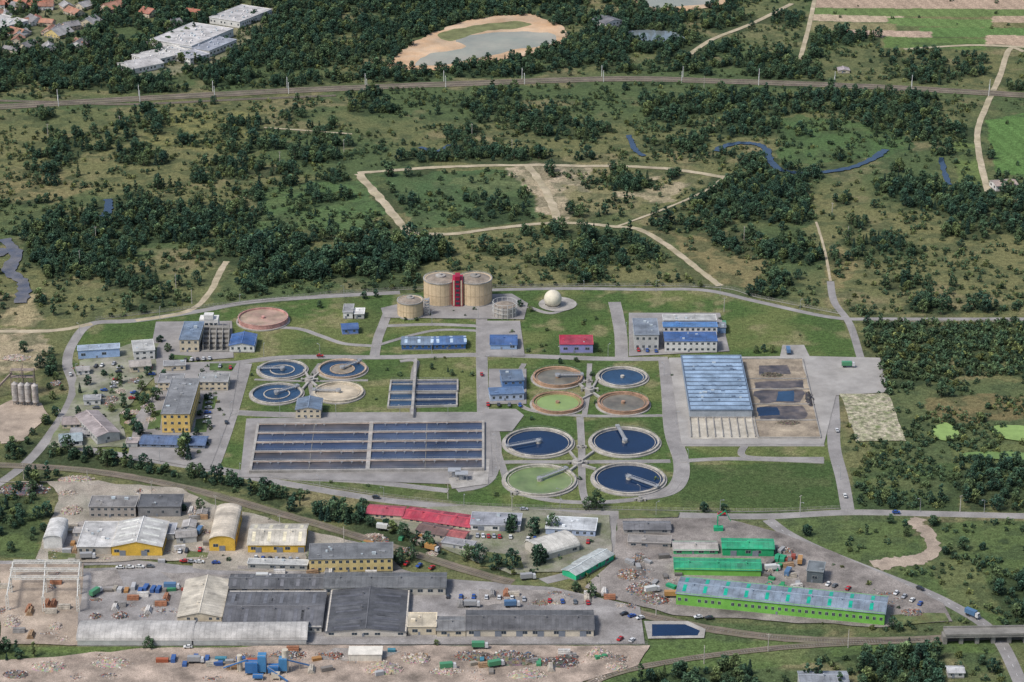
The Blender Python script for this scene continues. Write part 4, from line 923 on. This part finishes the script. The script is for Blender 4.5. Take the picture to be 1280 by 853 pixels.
for (u0,v0,u1,v1,n,a) in [(232,452,262,450,5,90),(262,500,258,530,6,0),(150,462,142,486,6,10),(172,480,165,500,4,10),(130,490,120,512,4,0),(590,672,645,674,9,90),(660,676,735,680,10,85),(320,700,380,703,8,90),(225,692,250,690,4,90),(500,706,540,712,6,60),(170,812,300,811,3,0),(610,508,650,509,4,90),(760,800,790,803,3,60),(450,726,520,728,7,5),(1035,733,1060,738,4,60),(186,462,190,470,2,0),(275,460,288,462,2,90),(230,704,270,706,5,0),(780,770,800,775,3,30),(120,460,150,456,5,80),(100,540,118,541,3,0),(560,748,640,750,6,90),(655,752,735,756,6,90),(150,712,200,710,5,0),(180,650,180,652,1,0),(845,772,900,776,5,10),(1120,744,1150,757,4,60),(798,440,820,441,3,90),(410,722,440,723,3,90)]:
    for i in range(n):
        if random.random()<.8: put('parked_car',random.choice(CARS),u0+(u1-u0)*i/max(1,n-1),v0+(v1-v0)*i/max(1,n-1),a+random.uniform(-5,5)+random.choice((0,180)))
for u1,v1,a in [(470,624,-8),(655,639,0),(1056,622,90),(1046,540,92),(902,645,0),(1120,643,0),(602,470,92),(400,447,0),(1150,738,-40),(283,530,100),(88,470,100),(50,705,0)]: put('parked_car',random.choice(CARS),u1,v1,a)
for u1,v1,a in [(540,690,-30),(480,664,-15),(1215,772,-45),(1060,460,0),(985,442,90),(905,410,90),(660,726,10),(330,726,0),(215,738,0),(120,745,60),(815,742,20),(840,748,0),(1000,705,80),(985,720,70),(965,715,10),(560,838,10),(480,745,0),(600,812,0),(640,760,5),(245,830,0),(260,745,20),(590,760,0),(110,700,5),(250,668,80),(620,835,20)]: put('parked_truck',random.choice(TRK),u1,v1,a)
def container(u1,v1,ang,col,z=0):
    mb=MB(); mb.prism([(-3,-1.2),(3,-1.2),(3,1.2),(-3,1.2)],0,2.6)
    for i in range(13):
        for y in(-1.24,1.24): mb.beam((-2.9+i*.48,y),(-2.7+i*.48,y),.08,.15,2.45)
    mb.beam((3.04,-1.1),(3.04,-.05),.08,.1,2.5,1); mb.beam((3.04,.05),(3.04,1.1),.08,.1,2.5,1)
    o=mb.obj('shipping_container',[paint(col),paint(tuple(c*.7 for c in col))]); p=G(u1,v1); o.location=(p.x,p.y,.2+z); o.rotation_euler=(0,0,math.radians(ang)); o.scale=(random.uniform(.55,1),random.uniform(.8,1),random.uniform(.6,1))
CC=[(.05,.11,.28),(.30,.06,.04),(.06,.24,.12),(.4,.4,.4),(.36,.19,.07),(.06,.2,.26),(.2,.18,.16),(.3,.27,.22)]
for i in range(14): container(135+i*8+random.uniform(-1,1),738+random.uniform(-3,3),random.choice((0,90,80,10)),CC[0 if i>4 and i<9 else random.randrange(8)])
for i in range(9): container(203+i*14,829+random.uniform(-4,4),random.choice((0,5,90)),random.choice(((.32,.06,.04),(.34,.1,.05),(.05,.11,.28),(.3,.3,.3))))
for i in range(16): container(random.uniform(955,1000),random.uniform(684,740),random.choice((60,80,150)),random.choice(((.03,.28,.14),(.03,.25,.1),(.26,.06,.04),(.3,.3,.3),(.15,.14,.13))))
for i in range(12): container(random.uniform(780,850),random.uniform(695,745),random.uniform(0,180),random.choice(((.03,.28,.14),(.3,.3,.3),(.15,.14,.13))))
for i in range(10): container(random.uniform(450,580),random.uniform(660,700),random.choice((-20,70)),random.choice(CC))
for i in range(12): container(random.uniform(80,260),random.uniform(655,705),random.choice((0,90)),random.choice(CC[3:]))
for i in range(14): container(random.uniform(200,790),random.uniform(814,846),random.choice((0,20,90)),random.choice(CC[2:]))
def heap(name,u1,v1,rx,ry,hh,pal,n=260,sz=(.3,1.3)):
    c=G(u1,v1); kx=K(v1); rx*=kx; ry*=kx/.42; V=[];Fc=[];cl=[]; r=random
    NN=18; sx=r.uniform(0,100)
    def hz(x,y):
        q=1-(x/rx)**2-(y/ry)**2+.5*(float(vn(x+sx*3,y+sx*5,4,5))-.6)
        return max(0,q)**.8*hh*(.55+.9*float(vn(x+sx*7,y+sx*3,3.5,3)))
    for j in range(NN+1):
        for i in range(NN+1):
            x=rx*(2*i/NN-1)*1.1;y=ry*(2*j/NN-1)*1.1; V.append((x,y,hz(x,y)-.02))
    for j in range(NN):
        for i in range(NN): k=j*(NN+1)+i; Fc.append((k,k+1,k+NN+2,k+NN+1)); cl.append(tuple(q*r.uniform(.6,1.1) for q in pal[0]))
    keep=[(f,c_) for f,c_ in zip(Fc,cl) if max(V[i][2] for i in f)>.05]; Fc=[k[0] for k in keep]; cl=[k[1] for k in keep]
    for _ in range(n):
        a=r.uniform(0,6.28);q=math.sqrt(r.random())*1.15;x=rx*q*math.cos(a);y=ry*q*math.sin(a);z=hz(x,y)+.1;s=r.uniform(*sz);k=len(V)
        A_=Vector((r.gauss(0,1),r.gauss(0,1),r.gauss(0,.4))).normalized();B_=A_.orthogonal().normalized();C_=A_.cross(B_)
        A_*=s;B_*=s*r.uniform(.2,.7);C_*=s*r.uniform(.1,.5);o=Vector((x,y,z))
        for sa in(-1,1):
            for sb in(-1,1):
                for sd in(-1,1): V.append(tuple(o+(A_*sa+B_*sb+C_*sd)*.5))
        for f in((0,1,3,2),(4,6,7,5),(0,4,5,1),(2,3,7,6),(0,2,6,4),(1,5,7,3)): Fc.append(tuple(k+i for i in f))
        cl+=[r.choice(pal)]*6
    me=bpy.data.meshes.new(name); me.from_pydata(V,[],Fc); ca=me.color_attributes.new('pc','FLOAT_COLOR','CORNER')
    arr=np.array([(*c_,1) for f,c_ in zip(Fc,cl) for _ in f],np.float32); ca.data.foreach_set('color',arr.ravel()); me.materials.append(M('debris',None,.85,.2,.5,.2,attr='pc')); me.update()
    o=bpy.data.objects.new(name,me); o.location=(c.x,c.y,.2); sc.collection.objects.link(o)
SCR=[(.19,.16,.13),(.33,.3,.28),(.1,.09,.08),(.3,.15,.09),(.5,.48,.45),(.08,.13,.2),(.25,.07,.05),(.15,.13,.11)]
RUB=[(.38,.31,.25),(.45,.39,.33),(.3,.24,.19),(.5,.45,.4)]
for a in [(803,738,20,8,4,SCR,500),(785,720,14,6,3,SCR,300),(820,752,18,5,3,SCR,300),(640,826,34,7,4,SCR,600),(700,830,26,6,3,[(.1,.09,.08)]+SCR,400),(590,822,24,5,3,SCR,300),(750,820,18,5,3,RUB,200),(520,826,18,5,3,RUB,200),(480,838,26,6,3,RUB,200),(150,772,10,3,2,SCR,200),(120,772,8,3,2,SCR,150),(30,613,30,6,3,[(.14,.13,.12)]+SCR,450),(95,600,20,4,2,RUB,160),(90,640,14,5,3,RUB,200),(85,618,12,3,2,RUB,120),(15,780,12,6,2,RUB,120),(70,785,10,4,2,RUB,120),(140,830,26,6,2,RUB,120),(240,640,10,5,1.5,RUB,100),(800,700,10,4,2.5,SCR,200),(980,690,12,4,2.5,SCR,220),(1040,750,14,4,2,SCR,200),(1140,768,14,4,2,SCR,160),(20,448,16,4,1.5,RUB,120),(70,480,6,3,1.2,SCR,80),(360,820,24,4,2,SCR,260),(420,822,12,4,2,SCR,200),(660,845,26,5,2.5,RUB,160),(140,500,8,4,1.2,SCR,120),(150,490,6,3,1.2,RUB,80),(1012,500,5,10,2,[(.05,.05,.06),(.1,.09,.08)],80),(965,470,16,3,1.2,[(.09,.08,.06),(.2,.17,.13)],100),(985,530,16,3,1.4,[(.12,.10,.08),(.2,.17,.13)],100),(60,835,24,6,2.5,RUB,160),(20,845,16,5,2,SCR,160),(770,835,14,4,2,RUB,120),(560,840,20,5,2,RUB,160),(880,735,10,3,2,SCR,160),(960,735,10,3,2,SCR,160),(475,675,10,3,1.6,SCR,140),(510,690,8,3,1.6,SCR,140)]:
    heap('scrap_heap' if a[5] is not RUB else 'rubble_heap',*a)
# loose low debris scattered over the working yards
for u0,v0,u1,v1,n in [(0,715,95,800,9),(110,742,220,775,6),(0,812,180,850,6),(185,815,780,850,16),(70,610,250,640,5),(60,690,250,702,5),(770,690,850,760,6),(960,700,1160,770,8),(640,740,790,758,5),(460,660,600,700,5),(215,650,260,700,4),(570,742,640,758,3),(90,460,190,550,7)]:
    for i in range(n): heap('loose_debris',random.uniform(u0,u1),random.uniform(v0,v1),random.uniform(5,16),random.uniform(2,4),random.uniform(.1,.7),random.choice((SCR,RUB,SCR)),70,(.25,1.1))
# stacked pipes / pallets
def stack(u1,v1,ang,col):
    mb=MB(); 
    for r_ in range(3):
        for c_ in range(4-r_): mb.bar((-3,(c_+r_*.5)*.9,.45+r_*.75),(3,(c_+r_*.5)*.9,.45+r_*.75),.75)
    for x0 in(-2,2): mb.beam((x0,-.4),(x0,3.2),.2,0,.12)
    o=mb.obj('material_stack',[M('stack_material',col,.8,.3,.5,.2)]); p=G(u1,v1); o.location=(p.x,p.y,.35); o.rotation_euler=(0,0,math.radians(ang))
for u0,v0,u1,v1,n in [(5,730,95,800,10),(110,745,215,770,8),(260,815,780,848,14),(60,650,100,690,5),(575,742,780,758,8),(960,700,1000,740,4),(225,640,258,700,5),(310,718,560,722,5)]:
    for i in range(n): stack(random.uniform(u0,u1),random.uniform(v0,v1),random.choice((0,90,15)),random.choice(((.4,.36,.3),(.3,.2,.12),(.24,.23,.22),(.5,.48,.45),(.3,.14,.08))))
c=G(330,846); mb=MB(); mp=[(-9,0,6,4,7,0),(-3,1,4,5,10,1),(2,0,5,4,5,0),(7,2,4,4,8,1),(-5,-5,5,3,3,0),(4,-5,4,3,4,2)]
for dx,dy,w_,d_,hh,mi in mp:
    x0,y0=c.x+dx,c.y+dy; mb.prism([(x0,y0),(x0+w_,y0),(x0+w_,y0+d_),(x0,y0+d_)],1.8,hh,mi)
    for ax in(.2,w_-.2):
        for ay in(.2,d_-.2): mb.bar((x0+ax,y0+ay,0),(x0+ax,y0+ay,1.9),.25,2)
    for ax in(0,w_): mb.bar((x0+ax,y0,hh),(x0+ax,y0,hh+1),.1,2)
    mb.bar((x0,y0,hh+1),(x0+w_,y0,hh+1),.1,2)
for a,b in(((-20,6,1.5),(-8,2,8)),((9,3,8),(22,8,1.5)),((2,-2,6),(12,-7,1.5))):
    A_=Vector((c.x+a[0],c.y+a[1],a[2]));B_=Vector((c.x+b[0],c.y+b[1],b[2])); mb.bar(A_,B_,.55,0); mb.bar(A_+Vector((0,.5,.4)),B_+Vector((0,.5,.4)),.12,2)
    for t in(.3,.6,.9): q=A_.lerp(B_,t); mb.bar((q.x,q.y,0),q,.18,2)
mb.cyl((c.x+10,c.y+5),1.6,0,12,20,2); mb.cyl((c.x-12,c.y+5),1.3,0,9,20,2)
mb.obj('sorting_plant',[paint((.04,.14,.33)),paint((.06,.20,.38)),M('machine_cream',(.5,.45,.36),.6,.2,.3)],origin=(c.x,c.y,0))
c=G(899,664); mb=MB(); mb.bar((c.x-1,c.y,0),(c.x-1,c.y,9),.6); mb.bar((c.x-1,c.y,9),(c.x+3,c.y,12),.5); mb.bar((c.x+3,c.y,12),(c.x+6,c.y,6),.35); mb.prism([(c.x-3,c.y-1.5),(c.x+2,c.y-1.5),(c.x+2,c.y+1.5),(c.x-3,c.y+1.5)],0,2.8); mb.obj('material_handler_crane',[paint((.02,.32,.15))],origin=(c.x,c.y,0))
c=G(457,824); mb=MB(); mb.prism([(c.x-8,c.y-3),(c.x+8,c.y-3),(c.x+8,c.y+5),(c.x-8,c.y+5)],0,4); mb.prism([(c.x-8.3,c.y-3.3),(c.x+8.3,c.y-3.3),(c.x+8.3,c.y+5.3),(c.x-8.3,c.y+5.3)],4,4.3,1)
for i in range(9): mb.beam((c.x-7.5+i*1.85,c.y-3.05),(c.x-7.2+i*1.85,c.y-3.05),.14,.3,3.8,1)
mb.obj('white_storage_cabin',[paint((.6,.56,.48)),paint((.66,.62,.54))],origin=(c.x,c.y,0))
for u1,v1 in[(577,600),(568,596)]:
    c=G(u1,v1); mb=MB()
    for dx in(-3,3):
        for dy in(-2,2): mb.bar((c.x+dx,c.y+dy,0),(c.x+dx,c.y+dy,4),.3)
    mb.prism([(c.x-3.6,c.y-2.6),(c.x+3.6,c.y-2.6),(c.x+3.6,c.y+2.6),(c.x-3.6,c.y+2.6)],4,4.5); mb.cyl(c,1.4,0,3,16); mb.obj('pump_shelter',[STEEL],origin=(c.x,c.y,0))
lm=MB(); lm.cyl((0,0),.14,0,8,8,0,.09); lm.bar((0,0,8),(1.6,0,8.4),.12); lm.prism([(1.3,-.2),(2.2,-.2),(2.2,.2),(1.3,.2)],8.3,8.5); lo=lm.obj('street_lamp',[STEEL]); lp=G(470,446); lo.location=(lp.x,lp.y,0)
for u1,v1 in[(330,446),(400,446),(540,443),(598,400),(608,460),(598,500),(640,446),(700,450),(760,446),(783,420),(830,470),(845,530),(860,580),(298,480),(288,520),(276,560),(350,521),(420,521),(500,521),(560,521),(620,560),(620,600),(700,628),(800,624),(480,400),(540,404),(430,372),(300,382),(200,400),(100,420),(95,470),(75,530),(1065,420),(1050,540),(1050,600),(1000,645),(900,642),(820,645),(700,640),(580,634),(480,626),(400,612),(300,595),(200,578),(1150,640),(1230,642),(820,365),(900,370),(730,365),(1000,390)]:
    o=bpy.data.objects.new('street_lamp',lo.data); p=G(u1,v1); o.location=(p.x,p.y,0); o.rotation_euler=(0,0,random.uniform(0,6.28)); sc.collection.objects.link(o)
pm=MB(); pm.cyl((0,0),.26,0,10,8,0,.16); pm.bar((-1.2,0,9.4),(1.2,0,9.4),.16); pm.bar((-1,0,9.4),(-1,0,9.8),.14);pm.bar((1,0,9.4),(1,0,9.8),.14); po=pm.obj('power_pole',[M('wood_pole',(.42,.39,.34),.9,.2,1)]); q=G(30,600); po.location=(q.x,q.y,0)
for u1,v1 in[(110,608),(190,622),(270,640),(350,665),(430,680),(640,640),(560,624),(1000,640),(880,830),(960,815),(1060,810),(1200,640),(240,380),(150,160),(350,205),(430,190),(590,170),(640,190),(930,300),(1060,300),(1040,270),(905,390),(820,770),(750,740),(120,300),(100,330),(220,360),(60,170),(880,110),(1140,125)]:
    o=bpy.data.objects.new('power_pole',po.data); p=G(u1,v1); o.location=(p.x,p.y,0); o.rotation_euler=(0,0,random.uniform(0,3)); sc.collection.objects.link(o)
def fence(px):
    P=catmull([G(*p) for p in px],False,6); mb=MB()
    for a,b in zip(P[:-1],P[1:]):
        mb.beam(a,b,.08,.1,.5); mb.bar((a.x,a.y,1.9),(b.x,b.y,1.9),.08); mb.bar((a.x,a.y,1.2),(b.x,b.y,1.2),.06)
        m=max(1,int((b-a).length/3))
        for i in range(m): p=a.lerp(b,i/m); mb.bar((p.x,p.y,0),(p.x,p.y,2),.12)
    mb.obj('perimeter_fence',[CONC])
fence([(330,595),(450,616),(540,628),(620,634),(800,638),(950,640),(1050,636)]); fence([(120,400),(250,385),(440,366),(640,359),(880,359),(950,373),(1050,393)]); fence([(100,806),(400,808),(810,806)]); fence([(1090,403),(1280,403)])
mb=MB(); a=G(1180,802); b=G(1300,800); mb.beam(a,b,8,4,5.2); mb.beam(a+Vector((0,4)),b+Vector((0,4)),.4,5.2,6.2); mb.beam(a-Vector((0,4)),b-Vector((0,4)),.4,5.2,6.2)
for i in range(7): p=a.lerp(b,i/6); mb.prism([p+Vector((-1,-3)),p+Vector((1,-3)),p+Vector((1,3)),p+Vector((-1,3))],0,4)
mb.obj('railway_bridge',[CONCD])
# ================================================================ LIGHT & CAMERA
w=bpy.data.worlds.new('World'); sc.world=w; w.use_nodes=True; N=w.node_tree.nodes; L=w.node_tree.links
sk=N.new('ShaderNodeTexSky'); sk.sky_type='NISHITA'; sk.sun_disc=False
EL,AZ=54,-125
sk.sun_elevation=math.radians(EL); sk.sun_rotation=math.radians(AZ); sk.altitude=300; sk.dust_density=3
L.new(sk.outputs[0],N['Background'].inputs[0]); N['Background'].inputs[1].default_value=.15
l=bpy.data.lights.new('sun','SUN'); l.energy=3.1; l.angle=math.radians(12); l.color=(1,.96,.90); lo=bpy.data.objects.new('sun',l); sc.collection.objects.link(lo)
az=math.radians(AZ); el=math.radians(EL); d=Vector((math.sin(az)*math.cos(el),math.cos(az)*math.cos(el),math.sin(el)))
lo.rotation_euler=d.to_track_quat('Z','Y').to_euler(); lo.location=(0,1300,800)
cam=bpy.data.cameras.new('camera'); cam.lens=90; cam.sensor_width=36; cam.clip_start=1; cam.clip_end=40000
co=bpy.data.objects.new('camera',cam); co.location=(0,0,H); co.rotation_euler=(math.pi/2-D0,0,0); sc.collection.objects.link(co); sc.camera=co
sc.view_settings.view_transform='Standard'; sc.view_settings.look='None'; sc.view_settings.exposure=0
